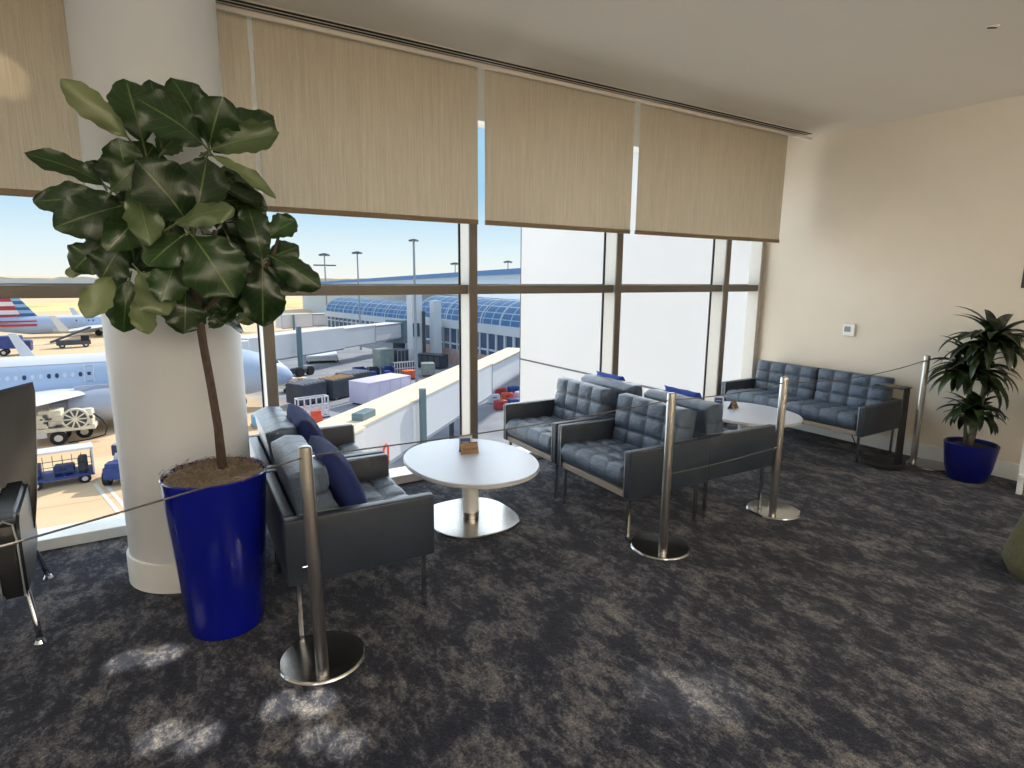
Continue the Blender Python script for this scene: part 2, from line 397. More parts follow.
SKY, SUN, ROOM_FILL, SPOT, EXPO, UP, WIN, WALL_FILL = 1.06, 4.4, 30., 2000., 0.0, 190., 62., 2200.
LEAVES=[(-0.010,2.850,2.152,-0.187,2.800,2.314,0.105,0.20,0.90),(0.042,2.900,2.148,0.004,2.900,2.379,0.159,0.00,0.35),(0.103,3.000,2.278,0.095,3.050,2.441,0.128,0.00,0.20),
(0.249,2.800,2.148,0.048,2.700,2.273,0.184,0.30,0.25),(0.272,2.900,2.183,0.175,2.900,2.415,0.159,0.10,0.25),(0.279,2.850,2.161,0.321,2.750,2.315,0.173,0.20,0.30),
(0.290,2.900,2.150,0.560,2.950,2.340,0.193,0.20,0.20),(0.285,2.850,2.141,0.521,2.750,2.221,0.129,0.20,0.60),(0.289,2.850,2.113,0.532,2.850,1.984,0.063,0.30,0.80),
(-0.097,2.850,1.960,-0.312,2.800,2.064,0.094,0.30,0.20),(-0.057,2.850,1.904,-0.324,2.850,1.901,0.122,0.20,0.25),(-0.049,2.800,1.886,-0.259,2.750,1.799,0.161,0.10,0.20),
(-0.034,2.900,1.972,-0.100,2.950,2.100,0.154,0.00,0.20),(-0.021,2.850,1.980,-0.040,2.800,2.127,0.132,0.00,0.35),(-0.079,2.750,1.931,0.009,2.700,2.027,0.085,0.30,0.50),
(0.161,2.700,1.831,0.026,2.600,2.023,0.204,0.20,0.15),(0.195,2.750,1.836,0.252,2.750,2.080,0.187,0.10,0.15),(-0.004,2.700,1.950,0.029,2.600,1.750,0.122,0.00,0.60),
(0.022,2.750,1.867,-0.097,2.650,1.723,0.132,0.00,0.30),(0.121,2.650,1.816,0.294,2.550,1.886,0.104,0.30,0.65),(0.172,2.650,1.774,0.283,2.550,1.562,0.233,0.10,0.30),
(0.144,2.700,1.776,0.021,2.600,1.670,0.129,0.10,0.35),(0.113,2.700,1.687,0.050,2.630,1.532,0.131,0.00,0.45),(-0.016,2.750,1.631,0.058,2.700,1.474,0.134,0.00,0.75),
(-0.055,2.800,1.596,-0.097,2.800,1.400,0.132,0.00,0.30),(-0.031,2.770,1.542,-0.012,2.750,1.393,0.089,0.00,0.80),(-0.110,2.800,1.610,-0.204,2.750,1.468,0.104,0.00,0.85),
(-0.124,2.850,1.746,-0.235,2.850,1.642,0.131,0.00,0.25),(-0.066,2.800,1.732,-0.146,2.800,1.610,0.146,0.10,0.25),(-0.210,2.950,1.634,-0.270,2.950,1.626,0.043,0.00,0.90),
(0.140,2.850,1.553,0.124,2.800,1.393,0.161,0.00,0.15),(0.209,2.900,1.543,0.300,2.900,1.457,0.121,0.10,0.15),(0.237,2.900,1.459,0.274,2.900,1.398,0.091,0.00,0.25),
(0.462,2.900,1.684,0.345,2.950,2.003,0.139,0.00,0.10),(0.454,2.850,1.691,0.412,2.850,1.923,0.134,0.00,0.20),(0.491,2.900,1.794,0.614,2.900,1.879,0.114,0.10,0.45),
(0.492,2.850,1.707,0.686,2.800,1.580,0.135,0.20,0.20),(0.476,2.900,1.669,0.622,2.900,1.562,0.106,0.10,0.15),(0.444,2.800,1.659,0.428,2.800,1.405,0.176,0.00,0.12),
(0.485,2.950,1.694,0.631,2.950,1.762,0.123,0.10,0.20),(0.465,2.950,1.613,0.364,2.950,1.660,0.139,0.00,0.10),(0.387,3.000,1.482,0.396,3.000,1.391,0.094,0.00,0.90),
(0.470,2.900,1.581,0.531,2.900,1.451,0.091,0.00,0.20),(0.280,2.950,2.063,0.337,2.950,1.987,0.147,0.00,0.20),(0.298,2.950,1.932,0.409,3.000,1.788,0.173,0.00,0.10),
(0.330,2.950,1.798,0.389,2.950,1.597,0.170,0.00,0.10),(0.006,2.950,2.023,0.079,2.950,2.148,0.154,0.00,0.30),(0.101,2.950,2.116,0.158,2.950,2.192,0.108,0.00,0.50),
(0.335,2.950,1.659,0.352,2.950,1.501,0.154,0.00,0.12),(0.060,2.900,1.654,-0.010,2.900,1.710,0.136,0.00,0.20),(0.245,2.900,1.657,0.258,2.900,1.458,0.182,0.00,0.12),
(-0.095,2.950,1.849,-0.165,2.950,1.735,0.139,0.00,0.20),(0.117,2.950,1.862,0.061,2.950,1.655,0.216,0.00,0.15),(0.069,2.970,2.032,0.131,2.970,1.864,0.217,0.00,0.15),
(0.146,2.930,1.745,0.183,2.930,1.535,0.230,0.00,0.10),(-0.047,3.000,1.856,-0.029,3.000,1.654,0.220,0.00,0.15),(-0.126,2.950,2.011,-0.155,2.950,2.061,0.077,0.00,0.25),
(-0.088,2.900,1.652,-0.114,2.900,1.510,0.091,0.00,0.50)]
# ------------------------------------------------------------------ camera
cam = bpy.data.cameras.new('camera'); camo = bpy.data.objects.new('camera', cam); COL.objects.link(camo)
yaw, pitch, roll = .5568, .1806, .0075
fw = V((math.sin(yaw)*math.cos(pitch), math.cos(yaw)*math.cos(pitch), -math.sin(pitch)))
rt = V((math.cos(yaw), -math.sin(yaw), 0)); up = rt.cross(fw)
r2 = rt*math.cos(roll)+up*math.sin(roll); u2 = up*math.cos(roll)-rt*math.sin(roll)
mw = Matrix((r2, u2, -fw)).transposed().to_4x4(); mw.translation = V((0, 0, 1.62))
camo.matrix_world = mw
cam.sensor_width = 36; cam.lens = 581.58/1024*36; cam.clip_end = 4000; cam.clip_start = .05
SC.camera = camo

# ------------------------------------------------------------------ room shell
CE = 3.063; RX = 5.98; GY = 4.35
o = struct(MB().box((.5, -.35, -.05), (11., 9.4, .1)).build('floor', M['carpet']))
o = struct(MB().box((.49, -.6, CE+.05), (11., 8.8, .1)).build('ceiling', M['ceiling']))
struct(MB().box((RX+.06, -.35, 1.55), (.12, 9.42, 3.3)).build('wall_right', M['wall']))
struct(MB().box((.5, -5.06, 1.55), (11.1, .12, 3.3)).build('wall_back', M['wall']))
struct(MB().box((-5.06, -.35, 1.55), (.12, 9.42, 3.3)).build('wall_left', M['wall']))
struct(MB().box((RX-.008, -.35, .07), (.016, 9.3, .14), bevel=.004).build('baseboard_right', M['white']))
# shade pocket above the windows
struct(MB().box((.5, 4.1, CE+.22), (11., .62, .04)).build('trim_1', M['ceiling']))
struct(MB().box((.5, 3.79, CE+.1), (11., .02, .25)).build('trim_2', M['ceiling']))
struct(MB().box((.5, 4.43, 3.1), (11., .2, .5)).build('wall_window', M['white']))
# window curb
struct(MB().box((.5, 4.30, .035), (11., .2, .07), bevel=.006).build('trim_3', M['white']))
struct(MB().box((.5, 4.43, -.6), (11., .06, 1.3)).build('trim_4', M['cladding']))
# pillar with its base ring
p = struct(MB().lathe([(.315, 0), (.315, CE+.02)], (.111, 3.566, 0), 64).build('pillar', M['pillar'], smooth='auto'))
struct(MB().lathe([(.328, 0), (.328, .15), (.324, .158), (.316, .16)], (.111, 3.566, 0), 64).build('baseboard_pillar', M['white'], smooth='auto'))
# windows: one per bay, each with its own mullion, transom and two panes
xs = [-4.03, -2.48, -.93, .64, 2.2, 3.745, 5.29, 5.975]
for i in range(len(xs)-1):
    a, b = xs[i], xs[i+1]
    w = bpy.data.objects.new('window_%d' % (i+1), None); COL.objects.link(w); w['kind'] = 'structure'; w.location = (a, GY, 0)
    L = b-a
    k = MB().box((.035, -.075, 1.5), (.07, .15, 3.0), bevel=.004)
    if i == len(xs)-2: k.box((L-.04, -.075, 1.5), (.06, .15, 3.0), bevel=.004)
    k.build('mullion', M['alu'], w)
    MB().box((.035, -.158, 1.06), (.072, .016, 2.1), bevel=.003).build('mullion_backlit_face', M['alu_dark'], w)  # added dark front strip, painting the mullion's backlit shade
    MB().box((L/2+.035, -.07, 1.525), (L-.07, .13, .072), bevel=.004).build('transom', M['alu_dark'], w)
    g = MB()
    g.box((.035, .012, 1.5), (.09, .012, 3.0)); g.box((L/2+.035, .012, 1.525), (L-.07, .012, .085))
    g.build('gasket', M['rubber'], w)
    for z0, z1 in ((.07, 1.49), (1.56, 2.95)):
        MB().poly([(.07, 0, z0), (L, 0, z0), (L, 0, z1), (.07, 0, z1)]).build('pane', M['glass'], w)
# roller shades
S = [(-1.25, .615, 'beige roller shade behind the round pillar and the fig tree'),
     (.643, 2.092, 'beige roller shade just right of the round pillar, above the jet bridges'),
     (2.15, 3.572, 'beige roller shade in the middle of the window wall, between two white gaps'),
     (3.635, 5.67, 'beige roller shade nearest the cream side wall')]
for a, b, lab in S:
    t = thing('roller_shade', lab, 'window shade', ((a+b)/2, 3.845, 2.0), group='beige roller shades over the windows')
    W = b-a
    n = 24; rows = []
    for i in range(n+1):
        u = i/n; x = (u-.5)*W
        rows.append([(x, .004*math.sin(u*9+a), z) for z in (0.03, .4, .8, 1.2)])
    f = MB(); f.rings(rows, closed=False, cap=False)
    f.build('shade_fabric', M['shade'], t, smooth=True)
    MB().box((0, 0, .016), (W, .018, .034), bevel=.004).build('hem_bar', M['hem'], t)
    if a == .643: MB().box((-W/2-.014, .006, .56), (.022, .004, 1.16)).build('gap_bright_strip', M['white'], t)  # added white strip painting the bright gap between two shades
    MB().cyl((-W/2, .03, 1.19), (W/2, .03, 1.19), .03).build('roller_tube', M['alu'], t)
# air diffuser: two dark slots in a pale frame, running along the ceiling edge
t = thing('linear_diffuser', 'long slot air diffuser in the ceiling above the shades', 'air vent', (.6, 3.695, CE))
for yy in (-.02, .02):
    MB().box((0, yy, -.0025), (10.4, .028, .005)).build('air_slot', M['slot'], t)
MB().box((0, 0, -.003), (10.4, .011, .006)).box((0, -.038, -.002), (10.4, .01, .004)).box((0, .038, -.002), (10.4, .01, .004)).build('diffuser_frame', M['ceiling'], t)
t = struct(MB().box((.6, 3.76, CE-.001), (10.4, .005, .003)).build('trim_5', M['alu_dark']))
# sprinkler cover
t = thing('sprinkler_cover', 'tiny recessed slot fitting in the plain ceiling', 'ceiling fitting', (4.27, 1.66, CE))
MB().lathe([(.034, -.006), (.036, 0)], (0, 0, 0), 24).build('cover_ring', M['ceiling'], t)
MB().box((0, 0, -.007), (.05, .012, .004), rotz(-.6)).build('slot', M['slot'], t)
# thermostat
t = thing('thermostat', 'small white thermostat with grey screen on the cream wall', 'thermostat', (RX-.0, 3.18, 1.07))
MB().box((-.012, 0, .06), (.024, .115, .12), bevel=.006).build('housing', M['plastic'], t)
MB().box((-.0255, .012, .068), (.003, .06, .055)).build('screen', M['screen'], t)
# plaque
t = thing('wall_plaque', 'small dark plaque on the cream wall above the tall leafy plant', 'plaque', (RX, 1.775, 1.58))
MB().box((-.008, 0, .08), (.016, .17, .16), bevel=.003).build('plate', M['bronze'], t)
MB().box((-.004, 0, .08), (.006, .19, .18), bevel=.002).build('rim', M['wood_dark'], t)

# ------------------------------------------------------------------ seats
def quilt(mb, w, d, t, nx, ny, mtx, bulge=.018, rnd=.1, res=9, sag=0.):
    sl = mb.bm.verts.layers.float.get('seam') or mb.bm.verts.layers.float.new('seam')
    """quilted cushion, local x width, y depth, z thickness centred; welded top and bottom"""
    NX, NY = nx*res, ny*res
    def edge(u):
        e = abs(2*u-1); a = 1-rnd
        return 1. if e < a else math.sqrt(max(0., 1-((e-a)/(1-a))**2))
    rnds = [[random.uniform(-.5, .5) for _ in range(ny+1)] for _ in range(nx+1)]
    top, bot = [], []
    for i in range(NX+1):
        rt_, rb_ = [], []
        for j in range(NY+1):
            u, v = i/NX, j/NY
            eu = edge(u); ev = edge(v); e = min(eu, ev)*.55+eu*ev*.45
            cu = abs(math.sin(PI*nx*u))**.42; cv = abs(math.sin(PI*ny*v))**.42
            k = rnds[min(nx, int(u*nx))][min(ny, int(v*ny))]
            wr = .0016*math.sin(u*61+v*23+k*9)*math.sin(v*47-u*31)
            z = t/2*e+(bulge*(cu*cv-.75)*(1+.25*k)+wr)*e-sag*math.sin(PI*u)*math.sin(PI*v)
            x, y = (u-.5)*w, (v-.5)*d
            rt_.append(mb.bm.verts.new(mtx @ V((x, y, z))))
            rt_[-1][sl] = 1. if ((i % res == 0 and 0 < i < NX) or (j % res == 0 and 0 < j < NY)) else 0.
            if i in (0, NX) or j in (0, NY): rb_.append(rt_[-1])
            else: rb_.append(mb.bm.verts.new(mtx @ V((x, y, -t/2*e))))
        top.append(rt_); bot.append(rb_)
    for i in range(NX):
        for j in range(NY):
            mb.bm.faces.new((top[i][j], top[i+1][j], top[i+1][j+1], top[i][j+1]))
            q = (bot[i][j], bot[i][j+1], bot[i+1][j+1], bot[i+1][j])
            if len(set(q)) == 4:
                try: mb.bm.faces.new(q)
                except ValueError: pass

def seat_unit(name, label, cat, W, D, n, zb, za, zc, loc, rz, group=None):
    """leather seat facing local +x: box arms, low back panel, quilted cushions, slim steel legs"""
    t = thing(name, label, cat, loc, rz, group)
    T = .058
    for s in (1, -1):
        y = s*(W/2-T/2)
        arm = MB().box((D/2, y, (zb+za)/2), (D, T, za-zb), bevel=.012, seg=3).build('arm', M['leather_dark'], t, smooth='auto')
        pts = [(D+.002, y-s*(T/2-.006), zb+.01), (D+.002, y-s*(T/2-.006), za-.008), (.07, y-s*(T/2-.006), za-.002)]
        MB().tube(pts, .0042, 6).build('piping', M['piping'], arm, smooth=True)
    MB().box((T/2, 0, (zb+za)/2), (T, W-2*T, za-zb), bevel=.012, seg=3).build('back_panel', M['leather_dark'], t, smooth='auto')
    MB().box((D/2+.02, 0, zb+.022), (D-.06, W-2*T, .044), bevel=.004).build('seat_rail', M['rail'], t)
    cw = (W-2*T-.004)/n
    for i in range(n):
        yc = -(W-2*T)/2+cw*(i+.5)
        dd = D-.14; x0 = .15
        m = Matrix.Translation(V((x0+dd/2, yc, zb+.046+.066))) @ roty(math.radians(-2.5)).to_4x4() @ rotz(PI/2).to_4x4()
        q = MB(); quilt(q, cw-.004, dd, .135, 4, 4, m, .02, .1)
        q.build('seat_cushion', M['leather'], t, smooth=True)
        h = zc-(zb+.13)
        m = Matrix.Translation(V((.148, yc, zb+.13+h/2))) @ roty(math.radians(-8)).to_4x4() @ Matrix(((0, 0, 1, 0), (1, 0, 0, 0), (0, 1, 0, 0), (0, 0, 0, 1)))
        q = MB(); quilt(q, cw-.006, h, .165, 4, 3, m, .022, .1)
        q.build('back_cushion', M['leather'], t, smooth=True)
    for x in (.05, D-.045):
        for s in (1, -1):
            MB().box((x, s*(W/2-.05), zb/2), (.02, .02, zb), bevel=.002).build('leg', M['chrome'], t)
    return t
GA = 'blue grey leather lounge chairs'
CW, CD = .785, .685
def off(p, rz, dy): return (p[0]-math.sin(rz)*dy, p[1]+math.cos(rz)*dy, 0)
ra = math.radians(-2.6)
A1 = seat_unit('armchair', 'blue grey quilted leather armchair right beside the tall blue planter', 'chair', CW, CD, 1, .285, .59, .785, (.425, 2.875, 0), ra, GA)
p = off((.425, 2.875), ra, CW+.012)
A2 = again(A1, 'blue grey quilted leather armchair between the pillar and the window glass', p, ra)
rb = math.radians(-1.8)
cB = (3.085, 2.845)
again(A1, 'blue grey quilted leather armchair facing the oval table, behind the second rope post', (cB[0], cB[1], 0), PI+rb)
again(A1, 'blue grey quilted leather armchair facing the oval table, on the window side', off(cB, rb, CW+.012), PI+rb)
cD = (3.095, 2.86)
again(A1, 'leather armchair turned toward the far table, its outer arm beside the rope posts', (cD[0], cD[1], 0), rb)
again(A1, 'leather armchair turned toward the far table, on the window side', off(cD, rb, CW+.012), rb)
seat_unit('two_seat_sofa', 'two seat blue grey leather sofa along the cream wall', 'sofa', 1.52, .7, 2, .255, .525, .735, (5.945, 3.34, 0), PI)

# pillows
def pillow(label, loc, rot, m, w=.44, t=.15, group='blue scatter pillows'):
    q = MB(); N = 16
    mt = rot.to_4x4()
    top = [[None]*(N+1) for _ in range(N+1)]; bot = [[None]*(N+1) for _ in range(N+1)]
    for i in range(N+1):
        for j in range(N+1):
            u, v = 2*i/N-1, 2*j/N-1
            k = max(0, (1-u**4)*(1-v**4))**.55
            pin = 1-.07*(1-abs(u)**2)*abs(v)**3; pin2 = 1-.07*(1-abs(v)**2)*abs(u)**3
            x, y = u*w/2*pin2, v*w/2*pin
            wr = .006*math.sin(u*5+v*7)*k
            top[i][j] = q.bm.verts.new(mt @ V((x, y, t/2*k+wr)))
            bot[i][j] = top[i][j] if i in (0, N) or j in (0, N) else q.bm.verts.new(mt @ V((x, y, -t/2*k+wr)))
    for i in range(N):
        for j in range(N):
            q.bm.faces.new((top[i][j], top[i+1][j], top[i+1][j+1], top[i][j+1]))
            f = (bot[i][j], bot[i][j+1], bot[i+1][j+1], bot[i+1][j])
            if len(set(f)) == 4:
                try: q.bm.faces.new(f)
                except ValueError: pass
    o = q.build('scatter_pillow', m, None, smooth=True, loc=loc)
    return tag(o, label, 'pillow', group)
def lean(a, rz=0., spin=0.): return rotz(rz) @ roty(math.radians(a)) @ rotz(spin)
pillow('navy velvet pillow leaning in the armchair beside the blue planter', (.725, 2.80, .645), lean(64, ra), M['navy'], .40, .14)
pillow('navy velvet pillow in the armchair between pillar and window', (.765, 3.55, .65), lean(66, ra, .1), M['navy'], .40, .14)
pillow('royal blue pillow peeking over a chair back, close behind the second rope post', (3.43, 2.98, .64), lean(68, rb), M['blue_fabric'], .36, .12)
pillow('royal blue pillow peeking over the chair back near the window mullions', (3.43, 3.80, .64), lean(68, rb), M['blue_fabric'], .36, .12)

# ------------------------------------------------------------------ tables
def lounge_table(label, loc, sx, sy, h):
    t = thing('pedestal_table', label, 'table', loc, 0, 'white oval pedestal tables')
    MB().lathe([(.97, h-.028), (.995, h-.022), (1., h-.014), (1., h-.006), (.99, h)], (0, 0, 0), 72, sx=sx, sy=sy, n=2.15).build('tabletop', M['table'], t, smooth='auto')
    MB().lathe([(.9, h-.038), (.992, h-.0275), (1.002, h-.02), (1.002, h-.012)], (0, 0, 0), 72, sx=sx, sy=sy, n=2.15).build('edge_band', M['table_edge'], t, smooth='auto')
    MB().lathe([(.055, .02), (.055, h-.035)], (0, 0, 0), 32).build('pedestal', M['white'], t, smooth='auto')
    MB().lathe([(.057, .012), (.057, .05)], (0, 0, 0), 32).build('collar', M['steel'], t, smooth='auto')
    MB().lathe([(1., 0), (1., .006), (.985, .012)], (0, 0, 0), 72, sx=.305, sy=.325, n=2.7).build('base_plate', M['steel_base'], t, smooth='auto')
    return t
lounge_table('white oval pedestal table between the two facing pairs of armchairs', (1.755, 3.345, 0), .42, .525, .418)
lounge_table('white oval pedestal table in front of the leather sofa', (4.67, 3.36, 0), .42, .5, .4)
# table signs
def text_mesh(txt, size, name, m, parent, mtx):
    cu = bpy.data.curves.new(name, 'FONT'); cu.body = txt; cu.size = size; cu.align_x = 'CENTER'; cu.align_y = 'CENTER'; cu.shear = .3; cu.extrude = .0004
    tmp = bpy.data.objects.new(name, cu); COL.objects.link(tmp)
    bpy.context.view_layer.update()
    me = bpy.data.meshes.new_from_object(tmp.evaluated_get(bpy.context.evaluated_depsgraph_get()))
    bpy.data.objects.remove(tmp)
    me.transform(mtx); me.materials.clear(); me.materials.append(m)
    o = bpy.data.objects.new(name, me); COL.objects.link(o); o.parent = parent
    return o
def tent(label, loc, rz):
    t = thing('tent_sign', label, 'table sign', loc, rz, 'wooden tent signs')
    w, h, d = .125, .072, .034
    a = MB().poly([(-w/2, -d, 0), (w/2, -d, 0), (w/2, -.002, h), (-w/2, -.002, h)], (0, .006, .003)); a.build('face_panel', M['wood'], t)
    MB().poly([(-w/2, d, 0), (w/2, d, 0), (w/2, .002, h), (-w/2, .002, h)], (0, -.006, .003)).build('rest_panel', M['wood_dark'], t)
    ang = math.atan2(h, d-.002)
    mtx = Matrix.Translation(V((0, -d*.55-.0008, h*.46))) @ rotx(ang).to_4x4()
    text_mesh('Reserved', .026, 'lettering', M['ink'], t, mtx)
    MB().box((0, -d*.22-.001, h*.79), (.07, .0012, .003), rotx(ang)).build('rule_line', M['ink'], t)
    MB().box((0, -d*.86-.001, h*.15), (.08, .0012, .003), rotx(ang)).build('rule_line', M['ink'], t)
    return t
def card_sign(label, loc, rz):
    t = thing('card_holder', label, 'table sign', loc, rz, 'blue printed card holders')
    MB().box((0, .02, .002), (.09, .06, .004)).build('foot', M['acrylic'], t)
    b = rotx(math.radians(-10))
    MB().box((0, .008, .05), (.092, .004, .098), b).build('holder', M['acrylic'], t)
    MB().box((0, .0045, .05), (.084, .002, .09), b).build('card', M['card'], t)
    k = MB().box((-.003, .0023, .05), (.07, .002, .06), b); k.build('printed_panel', M['card_blue'], t)
    MB().box((-.003, .0008, .053), (.05, .001, .004), b).box((-.008, .0024, .043), (.036, .001, .003), b).build('print_line', M['card'], t)
    return t
tent('small wooden tent sign on the table between the facing armchairs', (1.81, 3.47, .418), math.radians(-14))
card_sign('small card with blue print on the table between the facing armchairs', (1.83, 3.555, .418), math.radians(-26))
tent('small wooden tent sign seen end on, on the table before the sofa', (4.70, 3.52, .4), math.radians(20))
card_sign('small card with blue print on the table before the sofa', (4.665, 3.66, .4), math.radians(-48))

# ------------------------------------------------------------------ rope posts and cords
def post(label, loc, off_, h=1.0, tilt=0.):
    t = thing('rope_post', label, 'barrier post', loc, 0, 'brushed steel rope posts')
    bo = (off_[0], off_[1], 0)
    MB().lathe([(.178, 0), (.178, .006), (.172, .012), (.06, .017), (.03, .018)], bo, 56).build('base_plate', M['steel_base'], t, smooth='auto')
    MB().lathe([(.177, .0), (.182, .004), (.178, .010)], bo, 56, cap=False).build('base_rim', M['chrome'], t, smooth='auto')
    R = roty(tilt).to_4x4()
    q = MB().lathe([(.0255, .012), (.0255, h-.012), (.0235, h-.004), (.015, h)], (0, 0, 0), 28)
    bmesh.ops.transform(q.bm, matrix=R, verts=q.bm.verts[:]); q.build('pole', M['steel'], t, smooth='auto')
    for q in (MB().cyl((-.045, 0, h*.505), (-.02, 0, h*.505), .004, seg=8), MB().cyl((.02, 0, h*.955), (.033, 0, h*.955), .005, seg=8)):
        bmesh.ops.transform(q.bm, matrix=R, verts=q.bm.verts[:]); q.build('cord_hook', M['chrome'], t)
    return t
P1, P2, P3, P4 = (.478, 2.225), (2.482, 2.27), (3.563, 2.285), (5.715, 2.355)
post('brushed steel rope post in front of the chair beside the blue planter', P1+(0,), (.03, .12), .985, -.02)
post('brushed steel rope post with dark shiny base in front of the middle chairs', P2+(0,), (.06, .08), .985)
post('brushed steel rope post beside the outer arm of the far facing chair', P3+(0,), (.10, .06), .985)
post('brushed steel rope post against the cream wall beside the leafy plant', P4+(0,), (.09, -.10), .985)
P0 = (-1.35, 1.48)
post('brushed steel rope post in front of the black armchair, outside the photo edge', P0+(0,), (0, .12), .985)
def cord(label, a, b, sag, r=.0031, n=24):
    a, b = V(a), V(b)
    pts = [a.lerp(b, i/n)-V((0, 0, sag*4*(i/n)*(1-i/n))) for i in range(n+1)]
    return tag(MB().tube(pts, r, 6).build('barrier_cord', M['cord'], None, smooth=True), label, 'rope', 'grey barrier cords')
zc = .945
cord('upper cord running from the planter side post out past the black chair', P1+(zc,), P0+(zc,), .015)
cord('upper cord from the planter side post to the post before the middle chairs', P1+(zc,), P2+(zc,), .02)
cord('upper cord between the two middle posts, over the white far table', P2+(zc,), P3+(zc,), .02)
cord('lower cord between the two middle posts, crossing the outer chair arms', P2+(.5,), P3+(.5,), .01)
cord('upper cord rising past the sofa to the post at the cream wall', P3+(zc,), P4+(zc,), .05)

# ------------------------------------------------------------------ small black C table and cable
t = thing('side_table', 'slim black cantilever side table beside the sofa arm', 'table', (5.45, 2.47, 0), math.radians(-4))
MB().lathe([(.16, 0), (.163, .01), (.163, .035), (.155, .042)], (0, 0, 0), 48).build('base', M['black'], t, smooth='auto')
MB().box((0, -.11, .365), (.11, .014, .70), bevel=.004, top=(.72, 1)).build('upright', M['black'], t)
MB().box((.0, .005, .716), (.15, .24, .012), bevel=.005).build('tabletop', M['black'], t)
tag(MB().tube([(5.96, 3.05, .10), (5.9, 2.98, .05), (5.83, 2.92, .02), (5.7, 2.82, .008), (5.6, 2.75, .008), (5.55, 2.62, .008)], .006, 6).build('power_cable', M['cord_dark'], None, smooth=True), 'thin black cable trailing on the carpet under the sofa', 'cable')

# ------------------------------------------------------------------ black armchair cut off at the photo's edge
t = thing('lounge_chair', 'black leather armchair on curved chrome legs, cut off by the photo edge', 'chair', (-.9, 3.42, 0), math.radians(4))
# faces -y ; arms at +-x
rows = []
for i, (z, y, w, th) in enumerate([(.36, .20, .66, .10), (.50, .24, .70, .11), (.70, .30, .74, .10), (.90, .36, .77, .085), (1.02, .40, .785, .07), (1.07, .412, .775, .045)]):
    row = []
    for k in range(20):
        a = 2*PI*k/20; ca, sa = math.cos(a), math.sin(a); e = (abs(ca)**4+abs(sa)**4)**-.25
        row.append((w/2*e*ca, y+th/2*e*sa-.05*abs(ca)**2*(1 if z > .6 else .4), z+(.10*(e*ca)**2-.095 if z > .8 else 0)))
    rows.append(row)
MB().rings(rows).build('backrest', M['leather_black'], t, smooth='auto')
MB().box((0, .0, .37), (.58, .58, .15), bevel=.05, seg=4).build('seat', M['leather_black'], t, smooth='auto')
for s in (1, -1):
    x = s*.275
    pr = [(-.36, .24), (-.37, .50), (-.345, .585), (-.28, .615), (.30, .60), (.34, .52), (.30, .26), (.0, .20)]
    q = MB().poly([(x-.05, y, z) for y, z in pr], (.10, 0, 0))
    bmesh.ops.bevel(q.bm, geom=q.bm.edges[:], offset=.02, segments=3, affect='EDGES')
    arm = q.build('arm', M['leather_black'], t, smooth='auto')
    MB().tube([(x-.038, -.372, .25), (x-.038, -.374, .50), (x-.03, -.362, .575), (x, -.352, .592), (x+.03, -.362, .575), (x+.038, -.374, .50), (x+.038, -.372, .25)], .004, 6).build('piping', M['piping'], arm, smooth=True)
for s in (1, -1):
    for y0, y1 in ((-.2, -.335), (.2, .36)):
        x = s*.30
        leg = MB().tube([(x-.22*s, y0*.7, .285), (x-.06*s, y0*.9, .285), (x-.01*s, y0, .27), (x+.01*s, (y0*2+y1)/3, .2), (x+.025*s, (y0+2*y1)/3, .1), (x+.035*s, y1, .01)], .0125, 10).build('leg', M['chrome'], t, smooth=True)
        MB().cyl((x+.035*s, y1, 0), (x+.035*s, y1, .014), .024, .016).build('glide', M['chrome'], leg)

# ------------------------------------------------------------------ right edge: olive seat and white stand
t = thing('felt_pouf', 'olive green upholstered seat edge cut off by the photo', 'seat', (4.08, .89, 0), math.radians(20))
prof = [(.0, .0), (.17, .004), (.235, .03), (.262, .085), (.262, .14), (.225, .28), (.185, .42), (.16, .50), (.135, .535), (.08, .55), (0.01, .552)]
MB().lathe(prof[1:], (0, 0, 0), 40).build('body', M['olive'], t, smooth=True)
MB().lathe([(.268, .10), (.271, .108), (.268, .116)], (0, 0, 0), 40, cap=False).build('seam_piping', M['olive'], t, smooth=True)
t = thing('display_stand', 'white metal stand leg by the baseboard at the photo edge', 'stand', (5.62, 1.36, 0), 0)
for x, y in ((-.03, .2), (-.03, -.2), (.24, .16), (.24, -.16)):
    MB().box((x, y, .39), (.034, .034, .78), roty(-.05 if x < 0 else .05)).build('leg', M['plastic'], t)
MB().box((-.04, 0, .15), (.02, .42, .03)).build('crossbar', M['plastic'], t)
MB().box((.1, 0, .155), (.3, .02, .03)).build('stretcher', M['plastic'], t)
MB().box((.1, 0, .79), (.34, .46, .025), bevel=.006).build('shelf', M['plastic'], t)
